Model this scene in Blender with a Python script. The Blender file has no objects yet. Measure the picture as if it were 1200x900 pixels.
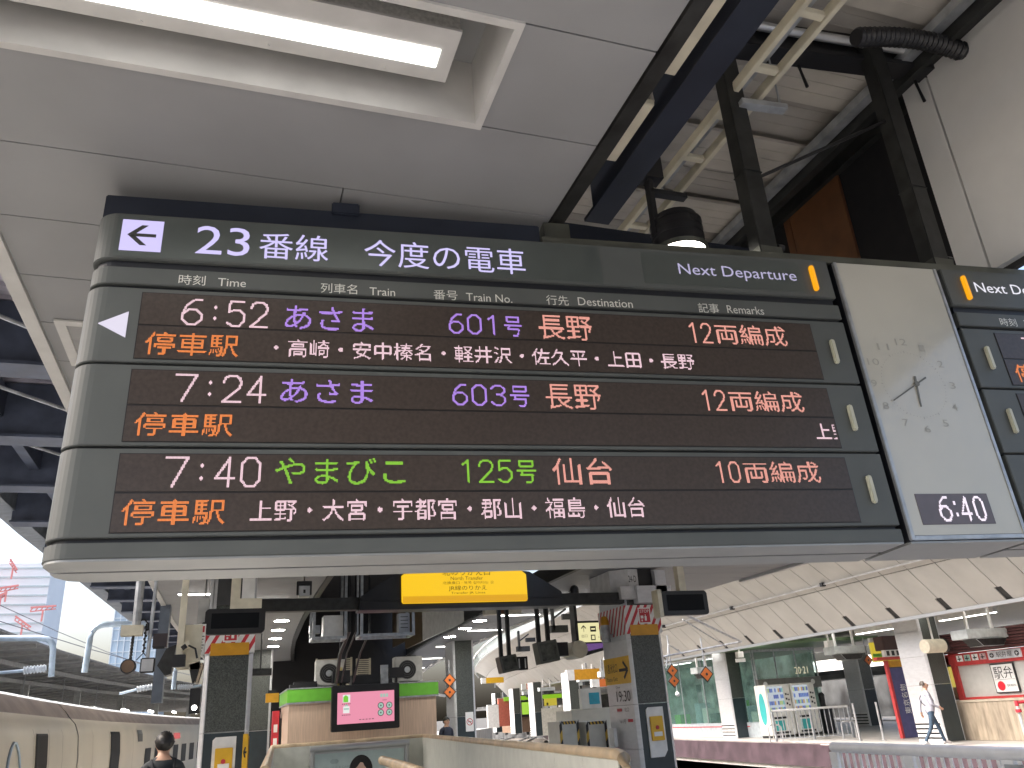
import bpy, bmesh, math, random
from mathutils import Vector, Matrix, Euler
random.seed(7)
R = math.radians
SC = bpy.context.scene
COL = SC.collection

# ------------------------------------------------------------------ camera
CF, CP, CR, CY = 938.675, 22.353, -3.929, 19.927
CAM = Vector((0, 0, 1.6))
_p, _r, _y = R(CP), R(CR), R(CY)
FWD = Vector((math.sin(_y)*math.cos(_p), math.cos(_y)*math.cos(_p), math.sin(_p)))
_r0 = Vector((math.cos(_y), -math.sin(_y), 0)); _u0 = _r0.cross(FWD)
RGT = _r0*math.cos(_r) + _u0*math.sin(_r)
UPV = -_r0*math.sin(_r) + _u0*math.cos(_r)
cam = bpy.data.cameras.new('camera'); cam.sensor_width = 36; cam.lens = CF/1200*36
cam.clip_end = 3000; cam.clip_start = 0.05
co = bpy.data.objects.new('camera', cam); COL.objects.link(co)
M = Matrix((RGT, UPV, -FWD)).transposed().to_4x4(); M.translation = CAM
co.matrix_world = M; SC.camera = co

# ------------------------------------------------------------------ sky, sun, exposure
SUN_EL, SUN_AZ = R(50), R(-82)          # azimuth measured from +Y towards +X
w = bpy.data.worlds.new('World'); SC.world = w; w.use_nodes = True
nt = w.node_tree; bg = nt.nodes['Background']
sky = nt.nodes.new('ShaderNodeTexSky'); sky.sky_type = 'NISHITA'; sky.sun_disc = False
sky.sun_elevation = SUN_EL; sky.sun_rotation = SUN_AZ; sky.dust_density = 8.0; sky.air_density = 1.0; sky.ozone_density = 1.0
nt.links.new(sky.outputs[0], bg.inputs[0]); bg.inputs[1].default_value = 0.15
sl = bpy.data.lights.new('sun', 'SUN'); sl.energy = 1.6; sl.angle = R(10); sl.color = (1, .98, .96)
so = bpy.data.objects.new('sun', sl); COL.objects.link(so)
sd = Vector((math.sin(SUN_AZ)*math.cos(SUN_EL), math.cos(SUN_AZ)*math.cos(SUN_EL), math.sin(SUN_EL)))
so.rotation_euler = sd.to_track_quat('Z', 'Y').to_euler(); so.location = (0, 0, 40)
SC.view_settings.view_transform = 'Standard'; SC.view_settings.look = 'None'
SC.view_settings.gamma = 1; SC.view_settings.use_curve_mapping = False
EXPO = 1.95
SC.view_settings.exposure = EXPO
G = 2.0**(-EXPO)                         # display white -> scene emission
SC.render.engine = 'CYCLES'
SC.cycles.use_denoising = True
SC.cycles.max_bounces = 8; SC.cycles.diffuse_bounces = 5; SC.cycles.glossy_bounces = 3
SC.cycles.transmission_bounces = 4; SC.cycles.sample_clamp_indirect = 4

# ------------------------------------------------------------------ pixel -> place helpers (used to measure positions)
def ray(px, py): return FWD*CF + RGT*(px-600) + UPV*(450-py)
def onY(px, py, Y):
    r = ray(px, py); return CAM + r*((Y-CAM.y)/r.y)
def onX(px, py, X):
    r = ray(px, py); return CAM + r*((X-CAM.x)/r.x)
def onZ(px, py, Z):
    r = ray(px, py); return CAM + r*((Z-CAM.z)/r.z)
def cv(Y): return max(0.0, Y-15)**2/400.0       # the platforms bend to the right

# ------------------------------------------------------------------ materials
_M = {}
def mat(name, col, rough=.5, metal=0., var=.12, scale=6., bump=0., spec=.5, emit=None, estr=0., stretch=None, dark=None, coat=0.):
    if name in _M: return _M[name]
    m = bpy.data.materials.new(name); m.use_nodes = True
    n = m.node_tree.nodes; l = m.node_tree.links; b = n['Principled BSDF']
    b.inputs['Roughness'].default_value = rough; b.inputs['Metallic'].default_value = metal
    b.inputs['Specular IOR Level'].default_value = spec
    b.inputs['Coat Weight'].default_value = coat
    tc = n.new('ShaderNodeTexCoord'); mp = n.new('ShaderNodeMapping')
    l.new(tc.outputs['Object'], mp.inputs[0])
    if stretch: mp.inputs['Scale'].default_value = stretch
    nz = n.new('ShaderNodeTexNoise'); nz.inputs['Scale'].default_value = scale; nz.inputs['Detail'].default_value = 5
    l.new(mp.outputs[0], nz.inputs['Vector'])
    cr = n.new('ShaderNodeValToRGB')
    d = dark if dark else tuple(c*(1-var*1.6) for c in col)
    e = tuple(min(1, c*(1+var)) for c in col)
    cr.color_ramp.elements[0].position = .3; cr.color_ramp.elements[1].position = .7
    cr.color_ramp.elements[0].color = (*d, 1); cr.color_ramp.elements[1].color = (*e, 1)
    l.new(nz.outputs['Fac'], cr.inputs[0]); l.new(cr.outputs[0], b.inputs['Base Color'])
    if var > 0 and rough > .08:
        mr = n.new('ShaderNodeMapRange'); mr.inputs['To Min'].default_value = max(.03, rough*.85); mr.inputs['To Max'].default_value = min(1, rough*1.15)
        l.new(nz.outputs['Fac'], mr.inputs['Value']); l.new(mr.outputs[0], b.inputs['Roughness'])
    if bump:
        bp = n.new('ShaderNodeBump'); bp.inputs['Strength'].default_value = bump; bp.inputs['Distance'].default_value = .02
        l.new(nz.outputs['Fac'], bp.inputs['Height']); l.new(bp.outputs[0], b.inputs['Normal'])
    if emit:
        b.inputs['Emission Color'].default_value = (*emit, 1); b.inputs['Emission Strength'].default_value = estr
    _M[name] = m; return m
def srgb(r, g, b):
    f = lambda c: (c/255/12.92) if c/255 <= .04045 else ((c/255+.055)/1.055)**2.4
    return (f(r), f(g), f(b))
def glow(name, rgb, k=1.0):
    c = srgb(*rgb)
    return mat(name, (.02, .02, .02), .5, emit=c, estr=k*G, var=0)
def glass(name, col, alpha):
    if name in _M: return _M[name]
    m = bpy.data.materials.new(name); m.use_nodes = True
    n = m.node_tree.nodes; l = m.node_tree.links
    b = n['Principled BSDF']; b.inputs['Base Color'].default_value = (*col, 1); b.inputs['Roughness'].default_value = .05
    t = n.new('ShaderNodeBsdfTransparent'); t.inputs[0].default_value = (.85, .95, .92, 1)
    nz = n.new('ShaderNodeTexNoise'); nz.inputs['Scale'].default_value = 1.5
    mr = n.new('ShaderNodeMapRange'); mr.inputs['To Min'].default_value = alpha*.8; mr.inputs['To Max'].default_value = min(1, alpha*1.2)
    l.new(nz.outputs['Fac'], mr.inputs['Value'])
    x = n.new('ShaderNodeMixShader'); l.new(mr.outputs[0], x.inputs[0]); l.new(t.outputs[0], x.inputs[1]); l.new(b.outputs[0], x.inputs[2])
    l.new(x.outputs[0], n['Material Output'].inputs[0]); _M[name] = m; return m

ceil_m = mat('ceiling_paint', (.265, .269, .275), .55, var=.05, scale=2.2)
ceil_gap = mat('ceiling_gap', (.05, .05, .05), .8)
trim_m = mat('trim_white', (.52, .515, .50), .5, var=.06)
board_m = mat('board_paint', (.108, .117, .114), .52, .0, var=.07, scale=3, spec=.28)
board_dark = mat('board_core', (.012, .014, .02), .5)
navy_m = mat('navy_steel', (.022, .028, .045), .45, .3, scale=4)
dark_steel = mat('dark_steel', (.03, .031, .03), .45, .3, var=.3, scale=9)
olive_m = mat('olive_frame', (.105, .108, .09), .42, .3, var=.2, scale=5)
alu_m = mat('aluminium', (.50, .51, .52), .35, .75, var=.06, stretch=(1, 30, 30))
steel_m = mat('stainless', (.60, .61, .62), .32, .55, var=.12, scale=4)
galv_m = mat('galvanised', (.42, .44, .46), .45, .6, var=.2, scale=8)
cream_m = mat('cream_paint', (.62, .58, .46), .5, var=.1)
deck_m = mat('deck_sheet', (.50, .47, .42), .55, var=.12, scale=2.5)
white_m = mat('white_paint', (.74, .74, .72), .45, var=.08)
black_m = mat('black_plastic', (.012, .012, .014), .4, var=.2)
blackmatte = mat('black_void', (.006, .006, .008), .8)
screen_m = mat('led_panel_glass', (.062, .048, .041), .34, var=.12, scale=60, spec=.35)
screen_gap = mat('led_panel_seam', (.012, .010, .010), .5)
granite_m = mat('dark_granite', (.058, .064, .058), .4, var=.9, scale=70, dark=(.014, .017, .015))
teal_dark = mat('dark_slate_panel', (.022, .036, .042), .35, var=.1)
amber_m = mat('amber_plate', (.62, .30, .015), .4, var=.1)
yellow_m = mat('yellow_plate', (.72, .42, .02), .4, var=.06)
red_m = mat('signal_red', (.52, .03, .045), .45, var=.12)
paint_w = mat('letter_white', (.80, .80, .78), .5, var=.02)
ink_m = mat('letter_black', (.02, .02, .022), .5, var=0)
green_m = mat('kiosk_green', (.16, .52, .05), .4, var=.06)
wood_m = mat('pale_wood', (.62, .46, .35), .5, var=.12, scale=5, stretch=(9, 9, .35))
oak_m = mat('handrail_wood', (.52, .40, .26), .4, var=.2, scale=4, stretch=(1, 1, 1))
parapet_m = mat('parapet_panel', (.62, .63, .57), .4, var=.06)
floor_m = mat('platform_floor', (.44, .43, .41), .4, var=.15, scale=1.3)
purple_m = mat('platform_edge_paint', (.060, .038, .048), .55, var=.25, scale=2)
ballast_m = mat('ballast', (.20, .18, .155), .9, var=.4, scale=14, bump=.6)
train_m = mat('train_body', (.60, .55, .45), .38, .0, var=.06, scale=.8)
train_roof = mat('train_roof', (.30, .25, .22), .5, var=.2, scale=2)
train_white = mat('train_shoulder', (.70, .72, .74), .3, var=.08)
dark_glass = mat('dark_glass', (.006, .007, .009), .5, var=0, spec=.12)
navy_roof = mat('navy_roof', (.07, .085, .125), .5, .1, var=.25, scale=3)
slate_roof = mat('roof_sheet', (.46, .44, .50), .5, .0, var=.25, scale=3)
grey_roof = mat('grey_ribs', (.25, .25, .25), .6, var=.15)
pipe_blue = mat('pale_blue_pipe', (.42, .52, .62), .4, .2, var=.1)
panel_cream = mat('canopy_panel', (.48, .475, .45), .42, .1, var=.07, scale=1.2)
shop_red = mat('shop_red', (.52, .05, .05), .45, var=.1)
maroon_m = mat('maroon_slats', (.10, .035, .035), .5, var=.25, stretch=(1, 1, 12))
stone_m = mat('travertine', (.47, .40, .31), .45, var=.25, scale=3, stretch=(2.5, 2.5, .5))
brown_m = mat('rust_brown_panel', (.14, .06, .025), .5, var=.15)
gold_m = mat('brown_gold_panel', (.20, .15, .09), .4, .3, var=.2)
skin_m = mat('skin', (.50, .30, .21), .5, var=.06)
hair_m = mat('black_hair', (.012, .011, .011), .5, var=.3, scale=40)
TUBE = mat('tube_glow', (.8, .8, .8), .5, emit=(1, .985, .945), estr=4.8*G, var=0)
LAMPW = mat('lamp_glow', (.8, .8, .8), .5, emit=(1, .95, .84), estr=14.0*G, var=0)
STRIP = mat('strip_glow', (.8, .8, .8), .5, emit=(1, .97, .92), estr=14.0*G, var=0)
DOWN = mat('downlight_glow', (.8, .8, .8), .5, emit=(1, .95, .87), estr=150.0*G, var=0)

# ------------------------------------------------------------------ mesh builder
class MB:
    def __init__(s): s.v = []; s.f = []; s.mi = []; s.ms = []; s.cur = 0
    def m(s, material):
        if material not in s.ms: s.ms.append(material)
        s.cur = s.ms.index(material); return s
    def face(s, pts):
        i = len(s.v); s.v += [tuple(p) for p in pts]; s.f.append(tuple(range(i, i+len(pts)))); s.mi.append(s.cur); return s
    def box(s, x0, x1, y0, y1, z0, z1):
        i = len(s.v)
        s.v += [(x, y, z) for z in (z0, z1) for y in (y0, y1) for x in (x0, x1)]
        for f in ((0, 2, 3, 1), (4, 5, 7, 6), (0, 1, 5, 4), (2, 6, 7, 3), (0, 4, 6, 2), (1, 3, 7, 5)):
            s.f.append(tuple(i+k for k in f)); s.mi.append(s.cur)
        return s
    def bbox(s, x0, x1, y0, y1, z0, z1, b=.01):      # box with chamfered edges along y-facing outline
        pr = [(x0+b, z0), (x1-b, z0), (x1, z0+b), (x1, z1-b), (x1-b, z1), (x0+b, z1), (x0, z1-b), (x0, z0+b)]
        return s.prism([(x, y0, z) for x, z in pr], (0, y1-y0, 0))
    def prism(s, pts, d):
        n = len(pts); i = len(s.v); d = Vector(d)
        s.v += [tuple(p) for p in pts] + [tuple(Vector(p)+d) for p in pts]
        s.f.append(tuple(range(i+n-1, i-1, -1))); s.mi.append(s.cur)
        s.f.append(tuple(range(i+n, i+2*n))); s.mi.append(s.cur)
        for k in range(n):
            s.f.append((i+k, i+(k+1) % n, i+n+(k+1) % n, i+n+k)); s.mi.append(s.cur)
        return s
    def beam(s, a, b, w, h, up=(0, 0, 1)):
        a = Vector(a); b = Vector(b); d = (b-a).normalized(); u = Vector(up)
        if abs(d.dot(u)) > .98: u = Vector((0, 1, 0))
        x = d.cross(u).normalized(); z = x.cross(d)
        return s.prism([a+x*w/2*i+z*h/2*j for i, j in ((-1, -1), (1, -1), (1, 1), (-1, 1))], b-a)
    def tube(s, path, r, n=8, cap=True):
        path = [Vector(p) for p in path]; base = len(s.v)
        up = Vector((.13, .21, 1)).normalized()
        for k, p in enumerate(path):
            d = (path[min(k+1, len(path)-1)]-path[max(k-1, 0)]).normalized()
            x = d.cross(up)
            if x.length < .05: x = d.cross(Vector((1, 0, 0)))
            x.normalize(); y = d.cross(x)
            rr = r[k] if isinstance(r, (list, tuple)) else r
            for q in range(n):
                t = 2*math.pi*q/n; s.v.append(tuple(p+x*math.cos(t)*rr+y*math.sin(t)*rr))
        for k in range(len(path)-1):
            for q in range(n):
                a = base+k*n+q; b = base+k*n+(q+1) % n
                s.f.append((a, b, b+n, a+n)); s.mi.append(s.cur)
        if cap:
            s.f.append(tuple(base+q for q in range(n-1, -1, -1))); s.mi.append(s.cur)
            e = base+(len(path)-1)*n
            s.f.append(tuple(e+q for q in range(n))); s.mi.append(s.cur)
        return s
    def cyl(s, a, b, r, n=16, r2=None): return s.tube([a, b], [r, r if r2 is None else r2], n)
    def ball(s, c, r, sc=(1, 1, 1), n=12, m=8):
        base = len(s.v); c = Vector(c)
        for j in range(m+1):
            ph = math.pi*j/m
            for i in range(n):
                th = 2*math.pi*i/n
                s.v.append((c.x+r*sc[0]*math.sin(ph)*math.cos(th), c.y+r*sc[1]*math.sin(ph)*math.sin(th), c.z+r*sc[2]*math.cos(ph)))
        for j in range(m):
            for i in range(n):
                a = base+j*n+i; b = base+j*n+(i+1) % n
                s.f.append((a, a+n, b+n, b)); s.mi.append(s.cur)
        return s
    def disc(s, c, r, xa=(1, 0, 0), za=(0, 0, 1), n=20, r2=None):
        c = Vector(c); xa = Vector(xa); za = Vector(za); r2 = r if r2 is None else r2
        return s.face([c+xa*r*math.cos(2*math.pi*k/n)+za*r2*math.sin(2*math.pi*k/n) for k in range(n)])
    def rect(s, O, xa, za, u0, u1, v0, v1):
        O = Vector(O); xa = Vector(xa); za = Vector(za)
        return s.face([O+xa*u0+za*v0, O+xa*u1+za*v0, O+xa*u1+za*v1, O+xa*u0+za*v1])
    def text(s, t, O, xa, za, u0, v0, u1=None, v1=None, size=None):
        me, bb = glyphs(t); O = Vector(O); xa = Vector(xa); za = Vector(za)
        W = bb[1]-bb[0]; H = bb[3]-bb[2]
        if size: kx = kz = size/H
        else:
            kz = (v1-v0)/H if v1 is not None else (u1-u0)/W
            kx = (u1-u0)/W if u1 is not None else kz
        i = len(s.v)
        s.v += [tuple(O+xa*(u0+(x-bb[0])*kx)+za*(v0+(y-bb[2])*kz)) for x, y in me[0]]
        for f in me[1]: s.f.append(tuple(i+k for k in f)); s.mi.append(s.cur)
        return s
    def build(s, name, parent=None, local=False, bevel=0, smooth=False, material=None):
        me = bpy.data.meshes.new(name); me.from_pydata(s.v, [], s.f)
        for x in (s.ms if s.ms else [material]): me.materials.append(x)
        me.polygons.foreach_set('material_index', s.mi)
        me.update()
        bm = bmesh.new(); bm.from_mesh(me)
        if smooth or bevel: bmesh.ops.remove_doubles(bm, verts=bm.verts, dist=1e-5)
        if bevel:
            ed = [e for e in bm.edges if len(e.link_faces) == 2 and e.calc_face_angle(0) > .6]
            bmesh.ops.bevel(bm, geom=ed, offset=bevel, segments=2, affect='EDGES', clamp_overlap=True)
        bmesh.ops.recalc_face_normals(bm, faces=[f for f in bm.faces])
        if smooth:
            for f in bm.faces: f.smooth = True
        bm.to_mesh(me); bm.free()
        if smooth: me.set_sharp_from_angle(angle=R(40))
        o = bpy.data.objects.new(name, me); COL.objects.link(o)
        if parent is not None:
            o.parent = parent
            if not local: o.matrix_parent_inverse = wm(parent).inverted()
        return o
def wm(o):
    if o.parent is None: return Matrix.LocRotScale(o.location, o.rotation_euler, o.scale)
    return wm(o.parent) @ o.matrix_parent_inverse @ Matrix.LocRotScale(o.location, o.rotation_euler, o.scale)
_G = {}
def glyphs(t):
    if t not in _G:
        cu = bpy.data.curves.new('lettering', 'FONT'); cu.body = t; cu.size = 1; cu.resolution_u = 3
        o = bpy.data.objects.new('lettering', cu); COL.objects.link(o)
        dg = bpy.context.evaluated_depsgraph_get(); me = bpy.data.meshes.new_from_object(o.evaluated_get(dg))
        vs = [(v.co.x, v.co.y) for v in me.vertices]; fs = [tuple(p.vertices) for p in me.polygons]
        xs = [a for a, b in vs]; ys = [b for a, b in vs]
        _G[t] = ((vs, fs), (min(xs), max(xs), min(ys), max(ys)))
        bpy.data.objects.remove(o); bpy.data.curves.remove(cu); bpy.data.meshes.remove(me)
    return _G[t]
def led(mb, t, x0, x1, z0, z1, y, pitch=.00475, thr=.42, bold=0, xlim=None):
    """real little square diodes: the glyph shapes are sampled on the diode grid"""
    (vs, fs), bb = glyphs(t); SS = 4
    nx = max(1, round((x1-x0)/pitch)); nz = max(1, round((z1-z0)/pitch)); px = (x1-x0)/nx; pz = (z1-z0)/nz
    W = nx*SS; H = nz*SS; grid = [bytearray(W) for _ in range(H)]
    kx = W/(bb[1]-bb[0]); kz = H/(bb[3]-bb[2])
    P = [((a-bb[0])*kx, (b-bb[2])*kz) for a, b in vs]
    for f in fs:
        for q in range(1, len(f)-1):
            a, b, c = P[f[0]], P[f[q]], P[f[q+1]]
            ylo = max(0, int(math.floor(min(a[1], b[1], c[1])-.5))); yhi = min(H-1, int(math.ceil(max(a[1], b[1], c[1]))))
            for yy in range(ylo, yhi+1):
                cy = yy+.5; xs = []
                for (u, v) in ((a, b), (b, c), (c, a)):
                    if (u[1] <= cy) != (v[1] <= cy): xs.append(u[0]+(cy-u[1])*(v[0]-u[0])/(v[1]-u[1]))
                if len(xs) >= 2:
                    lo = max(0, int(math.ceil(min(xs)-.5))); hi = min(W-1, int(math.floor(max(xs)-.5)))
                    for xx in range(lo, hi+1): grid[yy][xx] = 1
    on = [[sum(grid[j*SS+b][i*SS+a] for a in range(SS) for b in range(SS))/(SS*SS) >= thr for i in range(nx)] for j in range(nz)]
    g = pitch*.42
    for j in range(nz):
        for i in range(nx):
            if on[j][i] or (bold and i and on[j][i-1]):
                cx = x0+(i+.5)*px; cz = z0+(j+.5)*pz
                if xlim and cx > xlim: continue
                mb.face([(cx-g, y, cz-g), (cx+g, y, cz-g), (cx+g, y, cz+g), (cx-g, y, cz+g)])
    return mb

DIG = {'0': [[(.3, 1), (.7, 1), (1, .8), (1, .2), (.7, 0), (.3, 0), (0, .2), (0, .8), (.3, 1)]], '1': [[(.2, .82), (.62, 1), (.62, 0)]],
 '2': [[(0, .76), (.08, .92), (.3, 1), (.7, 1), (.94, .9), (1, .72), (.9, .54), (0, 0), (1, 0)]],
 '3': [[(0, .86), (.3, 1), (.7, 1), (1, .84), (1, .68), (.7, .54), (.4, .54)], [(.7, .54), (1, .38), (1, .18), (.7, 0), (.3, 0), (0, .14)]],
 '4': [[(.74, 0), (.74, 1), (0, .28), (1, .28)]], '5': [[(.95, 1), (.12, 1), (.06, .56), (.35, .64), (.7, .64), (1, .46), (1, .2), (.7, 0), (.3, 0), (0, .12)]],
 '6': [[(.92, 1), (.6, 1), (.18, .76), (0, .42), (0, .2), (.3, 0), (.7, 0), (1, .2), (1, .42), (.7, .6), (.3, .6), (0, .42)]], '7': [[(0, 1), (1, 1), (.36, 0)]]}
def leddig(mb, t, x0, x1, z0, z1, y, pitch=.00475, wd=1.0, gap=.24):
    n = len(t); cw = (x1-x0)/(n+gap*(n-1)); g = pitch*.42; nz = max(1, round((z1-z0)/pitch)); pz = (z1-z0)/nz
    for q, ch in enumerate(t):
        a0 = x0+q*cw*(1+gap); nx = max(1, round(cw/pitch)); px = cw/nx
        for j in range(nz):
            for i in range(nx):
                u, v = i+.5, j+.5; hit = False
                for pl_ in DIG[ch]:
                    for (ax, ay), (bx, by) in zip(pl_[:-1], pl_[1:]):
                        ax_, ay_, bx_, by_ = 1+ax*(nx-2), 1+ay*(nz-2), 1+bx*(nx-2), 1+by*(nz-2)
                        dx, dy = bx_-ax_, by_-ay_; L2 = dx*dx+dy*dy; tt = max(0, min(1, ((u-ax_)*dx+(v-ay_)*dy)/L2)) if L2 else 0
                        if (u-ax_-tt*dx)**2+(v-ay_-tt*dy)**2 <= wd*wd: hit = True
                if hit:
                    cx = a0+(i+.5)*px; cz = z0+(j+.5)*pz
                    mb.face([(cx-g, y, cz-g), (cx+g, y, cz-g), (cx+g, y, cz+g), (cx-g, y, cz+g)])
    return mb
def thing(name, label, cat, loc=(0, 0, 0), rot=(0, 0, 0), group=None):
    o = bpy.data.objects.new(name, None); o.empty_display_size = .2; COL.objects.link(o)
    o.location = loc; o.rotation_euler = rot
    return tag(o, label, cat, group)
def tag(o, label, cat, group=None):
    o['label'] = label; o['category'] = cat
    if group: o['group'] = group
    return o
def struct(o): o['kind'] = 'structure'; return o
def kids(o): return [c for c in COL.objects if c.parent == o]
def dup(root, shift, label=None, group=None):
    r = root.copy(); COL.objects.link(r); r.location = Vector(root.location)+Vector(shift)
    for ch in kids(root):
        c = ch.copy(); COL.objects.link(c); c.parent = r
        for gch in kids(ch):
            d = gch.copy(); COL.objects.link(d); d.parent = c
    if label: r['label'] = label
    if group: r['group'] = group
    return r
X, Y, Z = Vector((1, 0, 0)), Vector((0, 1, 0)), Vector((0, 0, 1))

# ================================================================== SETTING
def sheet(name, xl, xr, z, ys, m, th=.0, parent=None):
    """a strip that follows the bend of the platforms"""
    b = MB().m(m)
    for y0, y1 in zip(ys[:-1], ys[1:]):
        a, c = cv(y0), cv(y1)
        q = [(xl+a, y0), (xr+a, y0), (xr+c, y1), (xl+c, y1)]
        if th: b.prism([(x, y, z) for x, y in q], (0, 0, th))
        else: b.face([(x, y, z) for x, y in q])
    return b.build(name, parent)
YS = [-14, 0, 8, 15, 20, 25, 30, 36, 42, 50, 58, 66, 75, 85, 96, 108, 120]

g = MB().m(mat('open_ground', (.07, .068, .062), .9, var=.3, scale=.3)); g.face([(-900, -400, -1.75), (900, -400, -1.75), (900, 1500, -1.75), (-900, 1500, -1.75)])
struct(g.build('ground'))
struct(sheet('platform', -2.4, 9.3, -1.6, YS, floor_m, 1.6))
struct(sheet('opposite_platform', 19.35, 32, -.9, YS, floor_m, .896))
struct(sheet('platform_edge', 19.25, 19.33, -.75, YS, purple_m, .72))
struct(sheet('edge_strip', 19.33, 19.6, 0.0, YS, mat('edge_tile', (.50, .40, .38), .5, var=.2), .005))
struct(sheet('track_bed', 9.3, 19.35, -1.7, YS, ballast_m, .1))
struct(sheet('west_platform', -17, -6.4, -1.6, YS, mat('west_floor', (.20, .195, .185), .6, var=.2), 1.6))
rb = MB().m(galv_m)
for rx in (11, 12.44, 15.6, 17.04):
    for y0, y1 in zip(YS[:-1], YS[1:]):
        rb.beam((rx+cv(y0), y0, -1.5), (rx+cv(y1), y1, -1.5), .07, .16)
struct(rb.build('track'))

# ---- ceiling of our platform canopy: panel rows with joints, open well over the middle
CZ = 3.95
cb = MB(); back = MB().m(ceil_gap)
row0 = 2.05 - .575*26
RX0, RX1, RY0, RY1 = -1.02, .87, 2.055, 2.625      # recess of the ceiling light
k = 0
y = row0
while y < 62:
    y1 = y+.575; o = cv(y+.29)
    far = y > 9
    wl, wr = (-1.19, 1.44) if not far else (-1.19, 1.52)
    cb.m(ceil_m)
    cuts = [wl, .38, wr] if k % 2 == 0 else [wl, wr]
    if abs(y-2.05) < .01: cuts = [RX1+.022, wr]
    for a, b_ in zip(cuts[:-1], cuts[1:]):
        cb.box(a+o+.003, b_+o-.003, y+.004, y1-.004, CZ, CZ+.02)
    if y > 8: # right-hand strip
        for a, b_ in (((5.95, 8.1), (8.1, 10.3)) if y < 16 else ((5.85, 6.7), (6.7, 7.6))):
            cb.box(a+o+.003, b_+o-.003, y+.006, y1-.006, CZ, CZ+.02)
    y = y1; k += 1
struct(cb.build('ceiling'))
for (x0, x1, y0, y1) in ((-1.2, 1.45, -13, 2.05), (-1.2, 1.45, 2.63, 9), (RX1+.02, 1.45, 2.05, 2.63)):
    back.box(x0, x1, y0, y1, CZ+.022, CZ+.05)
for y0, y1 in zip(range(9, 62, 3), range(12, 65, 3)):
    o = cv(y0+1.5); back.box(-1.2+o, 1.52+o, y0, y1, CZ+.022, CZ+.05)
    back.box(5.95+o, (10.3 if y0 < 15 else 7.6)+o, y0, y1, CZ+.022, CZ+.05)
struct(back.build('ceiling_backing'))
tb = MB()
for y0, y1 in zip(YS[:-3], YS[1:-2]):
    a, c = cv(y0), cv(y1)
    tb.m(trim_m).prism([(-1.27+a, y0, CZ-.02), (-1.19+a, y0, CZ-.02), (-1.19+a, y0, CZ+.16), (-1.27+a, y0, CZ+.16)], (c-a, y1-y0, 0))
    tb.m(dark_steel)
    if y0 >= 8:
        tb.prism([(1.52+a, y0, CZ-.02), (1.62+a, y0, CZ-.02), (1.62+a, y0, CZ+.3), (1.52+a, y0, CZ+.3)], (c-a, y1-y0, 0))
        tb.prism([(5.85+a, y0, CZ-.02), (5.95+a, y0, CZ-.02), (5.95+a, y0, CZ+.3), (5.85+a, y0, CZ+.3)], (c-a, y1-y0, 0))
        re_ = 10.3 if y0 < 15 else 7.6; tb.m(trim_m).prism([(re_+a, y0, CZ-.05), (re_+.12+a, y0, CZ-.05), (re_+.12+a, y0, CZ+.2), (re_+a, y0, CZ+.2)], (c-a, y1-y0, 0))
tb.m(dark_steel).box(1.445, 1.515, -14, 8, CZ-.012, CZ+.26)
struct(tb.build('ceiling_edge'))

# ---- the roof well above: ribbed deck, side walls, end
DZ = 5.62
db = MB()
for i in range(-16, 42):
    y0 = 2.0+i*.42
    db.m(deck_m if i % 2 else mat('deck_sheet_low', (.36, .34, .31), .6, var=.12, scale=2.5))
    zz = DZ if i % 2 else DZ+.07
    db.box(.6, 4.6, y0, y0+.418, zz, zz+.03)
    for q in range(3):
        db.box(.6, 4.6, y0+.1+q*.1, y0+.106+q*.1, zz-.004, zz)
db.m(deck_m).box(.6, 4.6, -5, 20, DZ+.12, DZ+.15)
struct(db.build('roof_deck'))
wl = MB()
def wallseg(m, x, ya, yb, z0=3.93, z1=5.5): wl.m(m).box(x, x+.05, ya, yb, z0, z1)
yw = onX(1085, 200, 4.3).y; ybr = onX(986, 225, 4.4).y; yb2 = onX(942, 280, 4.3).y
wallm = mat('well_panel', (.68, .68, .67), .5, var=.02)
e = yw-.004; e2 = onX(1122, 200, 4.3).y
wallseg(wallm, 4.3, e2+.008, e); e = e2-.008
for i in range(7):
    wallseg(wallm, 4.3, e-1.01, e); e -= 1.03
wl.m(ceil_gap).box(4.36, 4.4, -6, yw, 3.9, 5.5)
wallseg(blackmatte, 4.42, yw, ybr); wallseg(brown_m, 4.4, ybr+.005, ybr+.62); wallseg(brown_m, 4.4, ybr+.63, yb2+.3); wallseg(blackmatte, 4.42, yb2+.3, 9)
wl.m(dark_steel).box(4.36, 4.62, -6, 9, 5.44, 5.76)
struct(wl.build('well_wall'))
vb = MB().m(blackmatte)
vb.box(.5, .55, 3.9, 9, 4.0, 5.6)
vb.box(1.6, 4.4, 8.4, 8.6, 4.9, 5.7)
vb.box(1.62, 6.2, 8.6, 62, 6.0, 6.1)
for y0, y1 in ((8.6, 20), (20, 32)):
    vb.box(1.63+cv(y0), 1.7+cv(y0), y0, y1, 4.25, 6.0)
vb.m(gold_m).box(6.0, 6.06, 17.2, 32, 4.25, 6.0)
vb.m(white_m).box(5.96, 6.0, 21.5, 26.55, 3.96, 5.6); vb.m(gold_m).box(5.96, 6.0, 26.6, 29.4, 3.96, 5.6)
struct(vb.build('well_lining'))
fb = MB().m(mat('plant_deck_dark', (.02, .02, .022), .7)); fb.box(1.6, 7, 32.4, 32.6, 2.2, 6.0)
struct(fb.build('end_wall'))

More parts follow.
